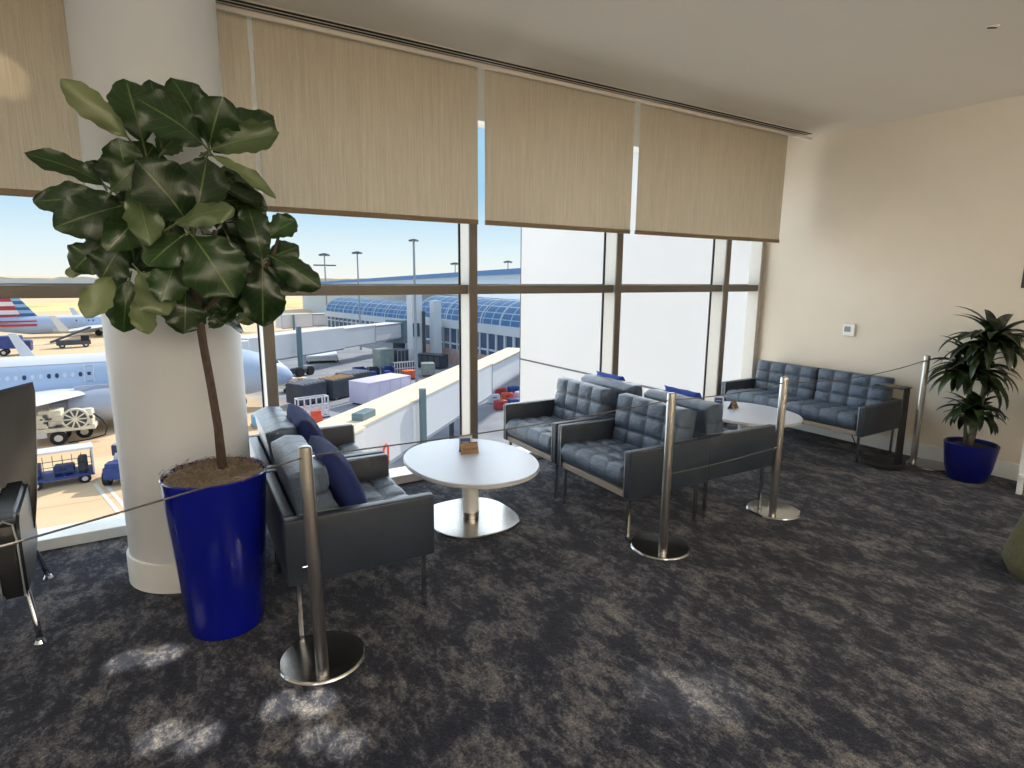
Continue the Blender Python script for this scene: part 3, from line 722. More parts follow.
# ------------------------------------------------------------------ plants
def add_leaf(q, uvl, tl, B, T, w, n, tone, droop=.06, fold=.18, wave=.03, NU=10, NV=18, shape='fig'):
    B, T = V(B), V(T); d = T-B; L = d.length; d.normalize()
    n = (n-d*n.dot(d)).normalized(); s = d.cross(n)
    ph = random.uniform(0, 6)
    grid = []
    for j in range(NV+1):
        v = j/NV
        if shape == 'fig': f = max(0, math.sin(PI*min(1, (v*.985+.012)**1.18)))**.62*(1-.16*math.exp(-((v-.36)/.12)**2))
        else: f = max(0.0, math.sin(PI*(v*.97+.03)**.62))**.8
        row = []
        for i in range(NU+1):
            u = i/NU*2-1
            a = abs(u)
            off = fold*w*a*a*f + wave*w*math.sin(v*13+ph+u*1.5)*a**2 - droop*L*math.sin(PI*v*.5)**2*(v) + droop*L*.4*math.sin(PI*v)
            p = B+d*(L*v)+s*(u*w/2*f*(1-.13*math.sin(v*15+ph+u)**2*a*a))+n*off
            row.append(q.bm.verts.new(p))
        grid.append(row)
    for j in range(NV):
        for i in range(NU):
            fc = q.bm.faces.new((grid[j][i], grid[j][i+1], grid[j+1][i+1], grid[j+1][i]))
            for lp, (a, b) in zip(fc.loops, ((i, j), (i+1, j), (i+1, j+1), (i, j+1))):
                lp[uvl].uv = (a/NU, b/NV)
                lp.vert[tl] = tone
t = thing('potted_fig_tree', 'tall fiddle leaf fig tree in a tapered cobalt blue planter beside the pillar', 'plant', (.19, 2.85, 0))
MB().lathe([(.15, 0), (.158, .004), (.165, .03), (.216, .728), (.219, .742), (.214, .748), (.207, .742), (.2, .66)], (0, 0, 0), 56, cap=False).lathe([(.15, .0005), (.01, .0005)], (0, 0, 0), 56, cap=False).build('planter', M['blue_pot'], t, smooth='auto')
q = MB(); R = []
for j in range(9):
    r = .204*j/8
    R.append([(r*math.cos(2*PI*k/32), r*math.sin(2*PI*k/32), .728+.022*math.cos(j/8*1.5)+random.uniform(-.006, .006)) for k in range(32)])
q.rings(R, True, False)
for k in range(420):
    a, r = random.uniform(0, 2*PI), .2*math.sqrt(random.random())
    p = V((r*math.cos(a), r*math.sin(a), .745)); b = random.uniform(0, 2*PI); l = random.uniform(.02, .05)
    h = random.uniform(.008, .03)
    q.tube([p, p+V((math.cos(b)*l*.5, math.sin(b)*l*.5, h)), p+V((math.cos(b+.7)*l, math.sin(b+.7)*l, h*.3))], .0016, 4, cap=False)
q.build('moss', M['moss'], t, fix=False)
tr = [(.035, .02, .72), (.03, .01, .95), (.015, 0, 1.15), (.0, .0, 1.32), (-.01, .0, 1.5), (-.03, .0, 1.7), (0.02, 0, 1.9), (.06, 0, 2.1)]
trunk = MB().tube(tr, [.022, .018, .017, .017, .018, .016, .013, .008], 12).build('trunk', M['bark'], t, smooth=True)
for pts in ([(-.01, 0, 1.45), (.1, .02, 1.55), (.3, .02, 1.68), (.34, 0, 1.8)], [(-.02, 0, 1.6), (-.12, -.03, 1.8), (-.16, -.03, 1.95)], [(-.01, 0, 1.5), (-.1, 0, 1.5), (-.15, 0, 1.55)], [(-.02, 0, 1.6), (.05, -.1, 1.72), (.07, -.14, 1.8)]):
    MB().tube(pts, [.011, .01, .009, .006][:len(pts)], 8).build('branch', M['bark'], trunk, smooth=True)
q = MB(); uvl = q.bm.loops.layers.uv.new('UVMap'); tl = q.bm.verts.layers.float.new('tone')
O = V((.19, 2.85, 0)); camp = V((0, 0, 1.62))
for (bx, by, bz, tx, ty, tz, w, tilt, tone) in LEAVES:
    B, T = V((bx, by, bz)), V((tx, ty, tz))
    nrm = (camp-(B+T)/2).normalized()+V((random.uniform(-.25, .25), 0, tilt*1.3+random.uniform(0, .25)))
    add_leaf(q, uvl, tl, B-O, T-O+(T-B)*.04, w*1.14, nrm, tone, droop=random.uniform(.08, .2), fold=random.uniform(-.2, .22), wave=.085)
    # petiole
    dd = (T-B).normalized(); e = B-O
    q2 = e-dd*.05
    n0 = len(q.bm.verts)
    q.tube([q2+V((0, .03, -.01)), e, e+dd*.03], .004, 5, cap=False)
    q.bm.verts.ensure_lookup_table()
    for vv in q.bm.verts[n0:]: vv[tl] = .8
for k in range(34):   # inner and rear leaves that fill the crown
    a = random.uniform(0, 2*PI); z = random.uniform(1.42, 2.12); rr = random.uniform(.02, .12)
    B = V((.02+rr*math.cos(a), .06+rr*math.sin(a)*.7, z)); l = random.uniform(.14, .22)
    T = B+V((math.cos(a)*l, abs(math.sin(a))*l*.9+.03, random.uniform(-.12, .12)))
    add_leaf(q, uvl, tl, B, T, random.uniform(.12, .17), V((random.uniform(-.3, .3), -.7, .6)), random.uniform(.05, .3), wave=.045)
q.build('foliage', M['leaf'], t, smooth=True, fix=False)

t = thing('potted_cane_plant', 'leafy strap leaved cane plant in a low cobalt blue pot by the cream wall', 'plant', (5.665, 1.93, 0))
MB().lathe([(.125, 0), (.137, .01), (.164, .12), (.182, .27), (.186, .308), (.178, .315), (.168, .308), (.165, .27)], (0, 0, 0), 48, cap=False).lathe([(.125, .0005), (.01, .0005)], (0, 0, 0), 48, cap=False).build('pot', M['blue_pot_dark'], t, smooth='auto')
MB().lathe([(.166, .275), (.12, .29), (.01, .295)], (0, 0, 0), 40, cap=False).build('soil', M['slot'], t, smooth=True)
heads = [((0, -.03, 1.12), .40, 60, .35), ((.0, .07, .88), .38, 60, .1), ((-.03, .0, .55), .29, 40, .15)]
for (hx, hy, hz), L, n, _ in heads:
    MB().tube([(hx*.4, hy*.5+.02*(hz > 1), .28), (hx*.8, hy*.9, (hz+.28)/2), (hx, hy, hz+.02)], [.022, .019, .016], 10).build('cane', M['cane'], t, smooth=True)
q = MB(); uvl = q.bm.loops.layers.uv.new('UVMap'); tl = q.bm.verts.layers.float.new('tone')
def strap(hx, hy, hz, L, a, elev, w, tone):
    NV = 10; NU = 4
    pts = []; p = V((hx, hy, hz)); e = elev
    for j in range(NV+1):
        pts.append(p.copy())
        d = V((math.cos(a)*math.cos(e), math.sin(a)*math.cos(e), math.sin(e)))
        p = p+d*(L/NV); e -= random.uniform(.13, .2)*(1.1-.3*(elev > 1.1))
        if p.x > .26: p.x = .26
    side = V((-math.sin(a), math.cos(a), 0)); G = []
    for j, c in enumerate(pts):
        v = j/NV; f = max(0, math.sin(PI*(v*.96+.04)**.7))**.7
        t0 = (pts[min(j+1, NV)]-pts[max(j-1, 0)]).normalized(); nn = side.cross(t0)
        G.append([q.bm.verts.new(c+side*(u*w/2*f)+nn*(abs(u)*w*.16*f)*-1) for u in (-1, -.5, 0, .5, 1)])
    for j in range(NV):
        for i in range(NU):
            fc = q.bm.faces.new((G[j][i], G[j][i+1], G[j+1][i+1], G[j+1][i]))
            for lp, (aa, b) in zip(fc.loops, ((i, j), (i+1, j), (i+1, j+1), (i, j+1))):
                lp[uvl].uv = (.5+.03*(aa/NU-.5)+.1, b/NV*.1); lp.vert[tl] = tone
for (hx, hy, hz), L, n, up0 in heads:
    for k in range(n):
        a = k*2.399+random.uniform(-.3, .3); el = math.radians(78-72*(k/n)+random.uniform(-10, 10))
        strap(hx, hy, hz+random.uniform(-.06, .04), L*random.uniform(.8, 1.1), a, el, random.uniform(.065, .095), random.uniform(.1, .75)**1.5)
q.build('foliage', M['strap'], t, smooth=True, fix=False)
# ------------------------------------------------------------------ outdoors
G = -8.2
gq = MB()
gx = [-1500, -300, -90, -40, 0, 40, 90, 300, 1500]; gy = [4.6, 30, 60, 100, 160, 300, 700, 3500]
vv = [[gq.bm.verts.new((x, y, G)) for x in gx] for y in gy]
for j in range(len(gy)-1):
    for i in range(len(gx)-1): gq.bm.faces.new((vv[j][i], vv[j][i+1], vv[j+1][i+1], vv[j+1][i]))
struct(gq.build('ground', M['tarmac']))
q = MB(); q.poly([(-220, 196, G+.04), (190, 196, G+.04), (260, 262, G+.04), (-320, 262, G+.04)]); q.poly([(-300, 330, G+.04), (380, 330, G+.04), (500, 420, G+.04), (-420, 420, G+.04)])
tag(q.build('grass', M['grass']), 'dry yellow grass strip beyond the aircraft stands', 'grass', kind='stuff')
q = MB()
for s in range(3):
    x = -460+s*20; pts_t = []; y = 560+s*60
    while x < 640:
        pts_t.append((x, y, G+random.uniform(4.2, 6.4)+s*.8)); x += random.uniform(5, 16)
    rowb = [(a, b, G) for a, b, c in pts_t]
    rowk = [(a, b+12, c*.98-.2) for a, b, c in pts_t]
    q.rings([rowb, pts_t, rowk], closed=False, cap=False)
tag(q.build('treeline', M['trees']), 'hazy line of trees along the horizon', 'trees', kind='stuff')
# painted ground lines
q = MB()
for a, b, w in (((-2.9, 32.9), (-1.3, 26.0), .16), ((-2.55, 32.9), (-.95, 26.0), .16)):
    a, b = V(a+(G+.012,)), V(b+(G+.012,)); n = (b-a).normalized().cross(V((0, 0, 1)))*w/2
    q.poly([a-n, a+n, b+n, b-n])
tag(q.build('ground_line', M['line']), 'pair of white painted stand lines on the concrete', 'road marking')

# white clad wing of the terminal beside the window wall
t = thing('terminal_wing', 'big white clad building wall right outside the window', 'building', (6.5, 4.75, G))
MB().box((2.2, 2.7, 8.), (4.4, 5.4, 16.)).build('wall', M['cladding'], t)
q = MB()
q.box((-.001, 2.7, 8.16), (.012, 5.4, .03)); q.box((-.001, 2.7, 4.2), (.012, 5.4, .03)); q.box((-.001, 2.7, 12.2), (.012, 5.4, .03))
for y in (5.38, ): q.box((-.001, y, 8.), (.012, .02, 16.))
q.build('panel_seam', M['seam'], t)

# ---- aircraft
def airliner(label, loc, R, xl, nose, near_wing, wins, tail=None, door=None, light=None):
    """fuselage along x, nose to +x. loc is nose tip ground point; coordinates local"""
    t = thing('airliner', label, 'aircraft', loc, 0)
    ax = nose['axis']
    prof = [(0, .02, -.62), (-.12, .28, -.60), (-.45, .62, -.50), (-1.0, .98, -.36), (-1.9, 1.36, -.2), (-3.2, 1.68, -.08), (-4.6, 1.85, -.02), (-6, 1.9, 0), (-xl*.78, 1.9, 0), (-xl*.88, 1.45, .3), (-xl, .5, .75)]
    k = R/1.9
    rows = []
    for x, r, dz in prof:
        rows.append([(x*(k if x > -7 else 1), r*k*math.cos(2*PI*i/40), ax+dz*k+r*k*math.sin(2*PI*i/40)) for i in range(40)])
    MB().rings(rows).build('fuselage', M['fuse'], t, smooth='auto')
    # belly and crown bands
    rows = []
    for x in (-5, -xl*.7):
        rows.append([(x, -math.sin(a)*(R+.012), ax+math.cos(a)*(R+.012)) for a in [math.radians(d) for d in range(-40, 41, 8)]])
    MB().rings(rows, closed=False, cap=False).build('crown_band', M['fuse_light'], t, smooth=True)
    rows = []
    for x in (-5, -xl*.7):
        rows.append([(x, -math.sin(a)*(R+.012), ax+math.cos(a)*(R+.012)) for a in [math.radians(d) for d in range(112, 249, 8)]])
    MB().rings(rows, closed=False, cap=False).build('belly_band', M['fuse_light'], t, smooth=True)
    zw = .42*R; yy = -math.sqrt(R*R-zw*zw)
    for i, x in enumerate(wins):
        q = MB(); pts = []
        for j in range(10):
            a = 2*PI*j/10; u, v = .105*math.cos(a), .15*math.sin(a)
            z = zw+v; pts.append((x+u, -math.sqrt(R*R-z*z)-.02, ax+z))
        q.poly(pts); q.build('cabin_window', M['pane'] if i % 4 in (1, 2) and i % 3 else M['pane_lit'], t)
    if door is not None:
        q = MB()
        for dx, dz, w, h in ((-.24, .25, .05, .95), (.24, .25, .05, .95), (0, .72, .52, .05), (0, -.22, .52, .05)):
            n = 6
            for s in range(n):
                z = zw-.25+dz+(s/(n-1)-.5)*h*(h > .1); z = min(z, R*.97)
                q.box((door+dx, -math.sqrt(max(0, R*R-z*z))-.02, ax+z), (w, .02, h/n*1.2 if h > .1 else h), rotx(math.asin(z/R)*-1))
        d = q.build('door', M['fuse_light'], t)
        z = zw
        MB().box((door, yy-.02, ax+z), (.18, .03, .24)).build('door_pane', M['pane'], d)
    # windshield
    MB().poly([(-1.5*k, -1.0*k, ax+.55*k), (-1.05*k, -.5*k, ax+.5*k), (-1.25*k, -.45*k, ax+.85*k), (-1.8*k, -.85*k, ax+.95*k)]).build('windshield', M['pane'], t)
    # wings
    for s in (-1, 1):
        wr = near_wing['root']; ln, sw, ch0, ch1 = near_wing['span'], near_wing['sweep' if s > 0 else 'nsweep'], near_wing['ch0'], near_wing['ch1']
        zr, zt = ax-R*.14, ax-R*.14+near_wing['dih']
        y0, y1 = s*R*.75, s*(R*.75+ln)
        rowA = []
        rows = []
        for f in (0, .35, 1.):
            y = y0+(y1-y0)*f; xle = wr-sw*f; c = ch0+(ch1-ch0)*min(1, f*1.15); z = zr+(zt-zr)*f; th = c*.07
            rows.append([(xle, y, z), (xle-c*.12, y, z+th*.55), (xle-c*.4, y, z+th*.6), (xle-c, y, z), (xle-c*.4, y, z-th*.4), (xle-c*.1, y, z-th*.35)])
        w = MB().rings(rows).build('wing', M['fuse_light'], t, smooth='auto')
        y = y1; z = zt; x = wr-sw
        h = near_wing['wl']
        MB().poly([(x, y, z), (x-ch1, y, z), (x-ch1-h*.38, y+s*.5, z+h), (x-ch1*.55-h*.32, y+s*.5, z+h)], (0, s*.08, 0)).build('winglet', M['fuse_light'], w)
        ey = s*(R*.75+ln*near_wing['ef']); ex = near_wing['ex']; ez = near_wing['ez']; er = near_wing['er']
        q = MB()
        pr = [(0, .80), (-.15, .96), (-.7, 1.), (-2.0, .98), (-3.2, .78), (-3.25, .62)]
        q.rings([[(ex+a*er, ey+b*er*math.cos(2*PI*i/32), ez+b*er*math.sin(2*PI*i/32)) for i in range(32)] for a, b in pr])
        q.rings([[(ex+a*er, ey+b*er*math.cos(2*PI*i/24), ez+b*er*math.sin(2*PI*i/24)) for i in range(24)] for a, b in ((-3.1, .5), (-4.1, .3))])
        e = q.build('engine', M['nacelle'], t, smooth='auto')
        MB().box((ex-2.0*er, ey, ez+er*.95), (1.8*er, .2, er*.4)).build('pylon', M['nacelle'], e)
        q = MB().rings([[(ex-1.15*er, ey+er*1.003*math.cos(2*PI*i/32), ez+er*1.003*math.sin(2*PI*i/32)) for i in range(32)], [(ex-1.2*er, ey+er*1.003*math.cos(2*PI*i/32), ez+er*1.003*math.sin(2*PI*i/32)) for i in range(32)]], cap=False).build('cowl_seam', M['seam'], e)
    # gear
    for gx_, gy_ in ((-4., 0), (wr-3.2, 1.8), (wr-3.2, -1.8)):
        g = MB().cyl((gx_, gy_, .5), (gx_, gy_, ax-R*.6), .12).build('gear_leg', M['dgrey'], t)
        MB().cyl((gx_, gy_-.35, .5), (gx_, gy_-.1, .5), .5).cyl((gx_, gy_+.1, .5), (gx_, gy_+.35, .5), .5).build('wheel', M['tyre'], g, smooth='auto')
    # fin and tailplane
    if tail:
        tail(t)
    return t
def fin_near(t):
    xl = 34; ax = 2.75
    MB().poly([(-xl+7.5, -.12, ax+1.5), (-xl+1.5, -.12, ax+1.2), (-xl-1.2, -.12, ax+7), (-xl+1, -.12, ax+7)], (0, .24, 0)).build('tail_fin', M['rednose'], t)
airliner('large silver passenger jet nearest the window, its nose beyond the pillar', (9.24, 47.5, G), 1.9, 36, dict(axis=2.75),
         dict(root=-11.6, span=15, sweep=6.2, nsweep=10., ch0=6.5, ch1=1.0, dih=.25, wl=2.1, ex=-10.4, ez=1.7, er=1.1, ef=.10),
         [-x for x in (5.4, 5.95, 6.5, 7.05, 7.6)]+[-(10.2+.40*i) for i in range(5)]+[-(13.3+.40*i) for i in range(26)], fin_near, -12.85)
def fin_far(t):
    # local: nose at x=0 ; world x of fin is around -20..-16
    x0 = -20.6-10.; R = 1.45; ax = 1.9
    w = lambda X: X-FX
    MB().poly([(w(-14.8), -.1, ax+R*.80), (w(-20.6), -.1, ax+R*.55), (w(-21.0), -.1, 6.25), (w(-17.0), -.1, 6.25)], (0, .2, 0)).build('tail_fin', M['tail'], t)
    q = MB()
    for zz, h in ((ax+.12, .34), (ax+.72, .22)):
        q.box((w(-17.6), -math.sqrt(max(.01, R*R-(zz-ax)**2))+.16, zz), (5.2, .5, h))
    q.build('tail_band', M['rednose'], t)
    MB().poly([(w(-19.5), -.6, ax+.5), (w(-22), -.6, ax+.5), (w(-24), -5, ax+.9), (w(-22.6), -5, ax+.9)], (0, 0, .12)).poly([(w(-19.5), .6, ax+.5), (w(-22), .6, ax+.5), (w(-24), 5, ax+.9), (w(-22.6), 5, ax+.9)], (0, 0, .12)).build('tailplane', M['fuse_light'], t)
FX = 12.0
airliner('distant silver jet with red, white and blue striped tail', (FX, 118, G), 1.45, 36, dict(axis=1.9),
         dict(root=-16.0, span=11, sweep=6.0, nsweep=6., ch0=4.5, ch1=1.2, dih=0., wl=2.3, ex=-15.4, ez=1.2, er=.85, ef=.26),
         [-(12.+.6*i) for i in range(16)], fin_far, -22.)

# ---- jet bridges
def bridge(label, P, Q, w, zt, h, segs, roof, extra=None):
    """boxy passenger bridge from P to Q (near top edge line), local frame x along it, y away from the viewer"""
    P, Q = V(P+(0,)), V(Q+(0,)); d = (Q-P); L = d.length; a = math.atan2(d.y, d.x)
    t = thing('jet_bridge', label, 'jet bridge', (P.x, P.y, G), a)
    H = zt-G
    for i, (s0, s1, sh) in enumerate(segs):
        x0, x1 = s0*L, s1*L
        tu = MB().box(((x0+x1)/2, w/2+sh, H-h/2-sh), (x1-x0, w-2*sh, h-2*sh)).build('tunnel', M['bridge'], t)
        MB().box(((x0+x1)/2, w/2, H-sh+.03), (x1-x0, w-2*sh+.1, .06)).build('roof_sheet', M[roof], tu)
        q = MB()
        n = 1 if roof == 'bridge_roof' else max(1, int((x1-x0)/9))
        for j in range(n+1):
            q.box((x0+(x1-x0)*j/n, sh-.01, H-h/2-sh), (.07, .03, h-2*sh))
        q.box(((x0+x1)/2, sh-.012, H-h+sh-.0), (x1-x0, .05, .14))
        q.build('joint', M['bridge_seam'], tu)
    if extra: extra(t, L, H, w, h)
    return t
def ex1(t, L, H, w, h):
    # service post, roof unit, support legs and cab
    MB().cyl((.15*L+1.4, -.28, H-4.2), (.15*L+1.4, -.28, H+.55), .17, seg=14).build('service_post', M['teal'], t, smooth='auto')
    MB().box((1.5, .5, H+.2), (1.1, .5, .3), bevel=.04).build('roof_unit', M['teal'], t)
    MB().tube([(.5*L, .3, 0), (.5*L, .3, H-h)], .16).tube([(.5*L, w-.3, 0), (.5*L, w-.3, H-h)], .16).build('support_leg', M['dgrey'], t)
    q = MB().box((-1.6, w/2, H-h/2), (3.2, w+.7, h+.1), bevel=.1); q.build('cab', M['bridge'], t)
    MB().box((-1.6, w/2, H+.08), (3.3, w+.75, .08)).build('cab_roof', M['bridge_roof'], t)
    q = MB()
    for i in range(9):
        x = 1.2+i*.42; z = H-h-.15-i*.3
        q.box((x, -.55, z), (.4, .9, .05))
    q.box((2.9, -1.0, H-h-.9), (3.9, .05, .06), roty(.62)); q.box((2.9, -1.0, H-h-1.5), (3.9, .05, .06), roty(.62))
    q.build('stair', M['cream'], t)
    q = MB().tube([(1.75, -.12, H-2.0), (1.8, -.16, H-1.3), (2.0, -.18, H-1.1), (2.2, -.16, H-1.3), (2.25, -.12, H-2.0)], .05, 6)
    q.build('hose', M['ored'], t, smooth=True)
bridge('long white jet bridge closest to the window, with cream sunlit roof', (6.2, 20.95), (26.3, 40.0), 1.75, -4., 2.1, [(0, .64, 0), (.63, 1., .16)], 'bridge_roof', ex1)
def ex2(t, L, H, w, h):
    c = MB().cyl((5.7, -.9, .9), (5.7, -.9, H+.9), .26, seg=14).build('lift_column', M['teal'], t, smooth='auto')
    MB().box((5.7, -.9, .55), (1.9, 1.1, .5), bevel=.08).build('wheel_carriage', M['dgrey'], c)
    MB().cyl((5.0, -1.6, .45), (5.0, -1.2, .45), .45).cyl((6.4, -1.6, .45), (6.4, -1.2, .45), .45).build('wheel', M['tyre'], c, smooth='auto')
    MB().box((L+.9, w/2, H-h/2-.2), (1.8, w+.5, h+.9)).build('rotunda', M['teal'], t)
    MB().cyl((L+.9, w/2, 0), (L+.9, w/2, H-h-.3), .8, seg=20).build('rotunda_column', M['dgrey'], t, smooth='auto')
    MB().box((-1.5, w/2, H-h/2), (3., w+.8, h+.2), bevel=.1).build('cab', M['bridge'], t)
bridge('white jet bridge behind the grey ramp, its three box sections rising to the right', (7.3, 57.6), (28.0, 72.2), 2.4, -4.2, 2.1, [(0, .53, -.1), (.52, .77, 0), (.76, 1., .1)], 'bridge', ex2)
def ex3(t, L, H, w, h):
    MB().cyl((2., -.5, 0), (2., -.5, H), .2).build('lift_column', M['teal'], t)
    MB().tube([(L-1., -.4, H-h), (L+2, -.4, H+1.5)], .18).build('brace', M['dgrey'], t)
bridge('farthest ribbed jet bridge, seen just left of the blue vaulted roof', (20.0, 110), (31.5, 113), 2.4, -5.2, 2.4, [(0, .5, 0), (.49, 1., .12)], 'bridge', ex3)

# ---- terminal with blue vaulted roof
def vault_block(label, A, B, ze, rise, depth, zbase):
    A, B = V(A+(0,)), V(B+(0,)); d = B-A; L = d.length; a = math.atan2(d.y, d.x)
    t = thing('vaulted_terminal', label, 'building', (A.x, A.y, G), a)
    H = ze-G
    rows = []
    for i in range(11):
        an = i/10*PI/2
        y = depth*(1-math.cos(an)); z = H+rise*math.sin(an)
        rows.append([(x, y, z) for x in (0, L)])
    MB().rings(rows, closed=False, cap=False).build('vault', M['vault'], t, smooth=True)
    q = MB()
    n = int(L/3.2)
    for k in range(n+1):
        x = L*k/n
        q.tube([(x, depth*(1-math.cos(i/8*PI/2))-.03, H+rise*math.sin(i/8*PI/2)+.03) for i in range(9)], .07, 5)
    q.build('rib', M['fascia'], t)
    MB().box((L/2, -.1, H-.45), (L, .25, .9)).build('fascia', M['fascia'], t)
    MB().box((L/2, .3, H-2.1), (L, .3, 2.4)).build('glazing', M['facade'], t)
    q = MB()
    n2 = int(L/1.5)
    for k in range(n2+1): q.box((L*k/n2, .08, H-2.1), (.12, .16, 2.4))
    q.build('mullions', M['fascia'], t)
    MB().box((L/2, .2, (H-3.3)/2), (L, .5, H-3.3)).build('base_wall', M['brick'], t)
    for x in (0, L):
        rows = [(x, depth*(1-math.cos(i/10*PI/2)), H+rise*math.sin(i/10*PI/2)) for i in range(11)]+[(x, depth, 0), (x, 0.1, 0)]
        MB().poly(rows).build('end_wall', M['fascia'], t)
    return t
vault_block('blue glazed barrel roofed concourse in the middle, right of the white stair tower', (28.6, 68.5), (30.9, 44.), -3.2, 2.5, 3.4, G)
vault_block('blue glazed barrel roofed concourse farther off, left of the white stair tower', (26.75, 105.6), (31.75, 79.2), -4.4, 2.3, 3.4, G)
t = thing('stair_tower', 'white square tower between the two blue vaulted roofs', 'building', (25.95, 63.0, G))
MB().box((.0, 0, 4.1), (1.25, 1.6, 8.2)).build('shaft', M['bridge'], t)
MB().box((1.9, -1.6, 3.6), (.9, 1.2, 7.2)).build('shaft', M['fascia'], t)
MB().box((.7, -.6, 3.), (.3, 1.0, 6.)).build('recess', M['dgrey'], t)
MB().box((-.2, -.9, 3.9), (.7, .3, 1.5)).build('panel', M['dgrey'], t)
# upper hall
t = thing('terminal_hall', 'long white upper terminal hall with a sloping blue roof edge', 'building', (0, 0, 0))
ys = [45, 62.8, 80, 103, 152, 185]; zt = [3.15, 2.84, 2.4, 1.79, .48, -.3]; zs = [2.4, 2.1, 1.7, 1.07, -.1, -.7]
MB().rings([[(40., y, G), (40., y, b)] for y, b in zip(ys, zs)], closed=False, cap=False).poly([(40, 45, G), (40, 45, 2.4), (70, 45, 2.4), (70, 45, G)]).build('wall', M['roof_white'], t)
MB().rings([[(39.8, y, b), (40.2, y, a), (52, y, a+.5), (70, y, a+.4)] for y, a, b in zip(ys, zt, zs)], closed=False, cap=False).build('roof_edge', M['roof_blue'], t)
MB().rings([[(34.8 if y < 75 else 36.5, y, min(-.75, b-.9)), (40.02, y, b-.5)] for y, b in zip(ys, zs)], closed=False, cap=False).build('lower_roof', M['roof_white'], t)

# ---- lamp masts
for i, (x, y, h, r, lab) in enumerate([(30.6, 120, 14.0, .16, 'leftmost light mast on the skyline, with a cross arm'), (24.2, 78, 12.9, .12, 'light mast between the fig leaves and the tall mast'), (20.5, 49.6, 13.0, .13, 'tall light mast standing in front of the blue vaulted roof'),
                                  (71.8, 145, 13.4, .17, 'low light mast just left of the middle window mullion'), (72.1, 118, 13.4, .15, 'low light mast over the blue roof edge, right of the mullion')]):
    t = thing('light_mast', lab, 'light mast', (x, y, G), 0, 'apron light masts')
    MB().cyl((0, 0, 0), (0, 0, h), r*1.2, r*.7, 10).build('pole', M['pole'], t, smooth='auto')
    k = y/50*.36
    MB().lathe([(.25*k, -.1*k), (1.3*k, .0), (1.2*k, .16*k), (.3*k, .42*k)], (0, 0, h), 18).build('lamp_ring', M['dgrey'], t, smooth='auto')
    q = MB()
    for a in range(6): q.box((1.0*k*math.cos(a), 1.0*k*math.sin(a), h-.12*k), (.4*k, .4*k, .2*k))
    if i == 0: MB().box((0, 0, h-2.0), (4.4, .2, .25)).build('cross_arm', M['dgrey'], t)
    q.build('floodlight', M['pole'], t)

# ---- ground vehicles
def wheels(t, pts, r=.28, w=.2):
    for x, y in pts:
        o = MB().cyl((x, y-w/2, r), (x, y+w/2, r), r, seg=18).build('wheel', M['tyre'], t, smooth='auto')
        MB().cyl((x, y-w/2-.01, r), (x, y+w/2+.01, r), r*.5, seg=12).build('hub', M['hub'], o, smooth='auto')
t = thing('baggage_cart', 'covered white baggage cart with barred open sides, on the concrete', 'baggage cart', (-4.3, 33.9, G), math.radians(6))
t.scale = (.9, 1, .78)
MB().box((0, 0, .55), (3.0, 1.5, .16)).build('deck', M['gblue'], t)
MB().box((0, -.03, 2.12), (3.1, 1.65, .12), rotx(-.12), bevel=.03).build('roof', M['gwhite'], t)
q = MB()
for x in (-1.48, 1.48):
    for y in (-.74, .74): q.box((x, y, 1.35), (.07, .07, 1.5))
q.build('post', M['gwhite'], t)
MB().box((1.46, 0, 1.4), (.06, 1.45, 1.4)).build('end_panel', M['gwhite'], t)
q = MB()
for i in range(8): q.box((-1.4+i*.4, -.76, 1.3), (.03, .03, 1.35))
for z in (.95, 1.3, 1.65): q.box((0, -.76, z), (2.9, .03, .03))
q.build('side_bars', M['dgrey'], t)
MB().box((-2.0, 0, .4), (1.2, .08, .08)).build('tow_bar', M['dgrey'], t)
wheels(t, [(-1.0, -.6), (1.05, -.6), (-1.0, .6), (1.05, .6)])
for x, m, s, lab in ((-.95, 'gblue', (.45, .7, .6), 'dark blue bag at the left inside the barred baggage cart'), (.25, 'gblue', (.8, .7, .4), 'wide blue bag in the middle of the barred baggage cart'), (1.05, 'dgrey', (.35, .7, .7), 'dark bag against the end panel of the baggage cart')):
    o = MB().box((0, 0, s[2]/2), s, bevel=.08).build('travel_bag', M[m], None, smooth='auto', loc=(-4.3+x*.9, 33.9+x*.1-.1, G+.51)); tag(o, lab, 'bag', 'bags in the barred cart')
    MB().tube([(-.1, -.42, s[2]*.6), (-.1, -.47, s[2]*.72), (.1, -.47, s[2]*.72), (.1, -.42, s[2]*.6)], .02, 6).build('handle', M['tyre'], o)
t = thing('tow_tractor', 'blue and white tow tractor partly hidden by the pillar', 'tow tractor', (-1.55, 33.1, G), math.radians(75))
MB().box((0, 0, .65), (2.6, 1.3, .6), bevel=.08).build('body', M['gblue'], t, smooth='auto')
MB().box((.55, 0, 1.35), (1.1, 1.2, .9), bevel=.1, top=(.8, .9)).build('cab', M['gwhite'], t, smooth='auto')
MB().box((.55, 0, 1.42), (1.0, 1.22, .5)).build('cab_window', M['pane'], t)
MB().box((-.95, 0, 1.0), (.6, 1.1, .25), bevel=.04).build('hood', M['gblue'], t)
wheels(t, [(-.85, -.6), (.85, -.6), (-.85, .6), (.85, .6)], .38, .25)
t = thing('air_start_unit', 'cream trailer machine with big round fan under the jet wing', 'ground power unit', (-4.85, 42.5, G), math.radians(-3))
t.scale = (.95, .85, .88)
MB().box((0, 0, 1.0), (3.3, 1.5, .25)).build('chassis', M['cream'], t)
q = MB()
for x, y, z, a, b, c in ((-1.2, -.1, 1.6, .8, 1.2, .9), (-.35, 0, 1.75, .7, 1.2, 1.1), (1.0, 0, 1.6, 1.1, 1.2, 1.0), (-.9, -.3, 2.15, .5, .6, .3), (1.3, -.2, 2.1, .5, .6, .25)): q.box((x, y, z), (a, b, c), bevel=.08)
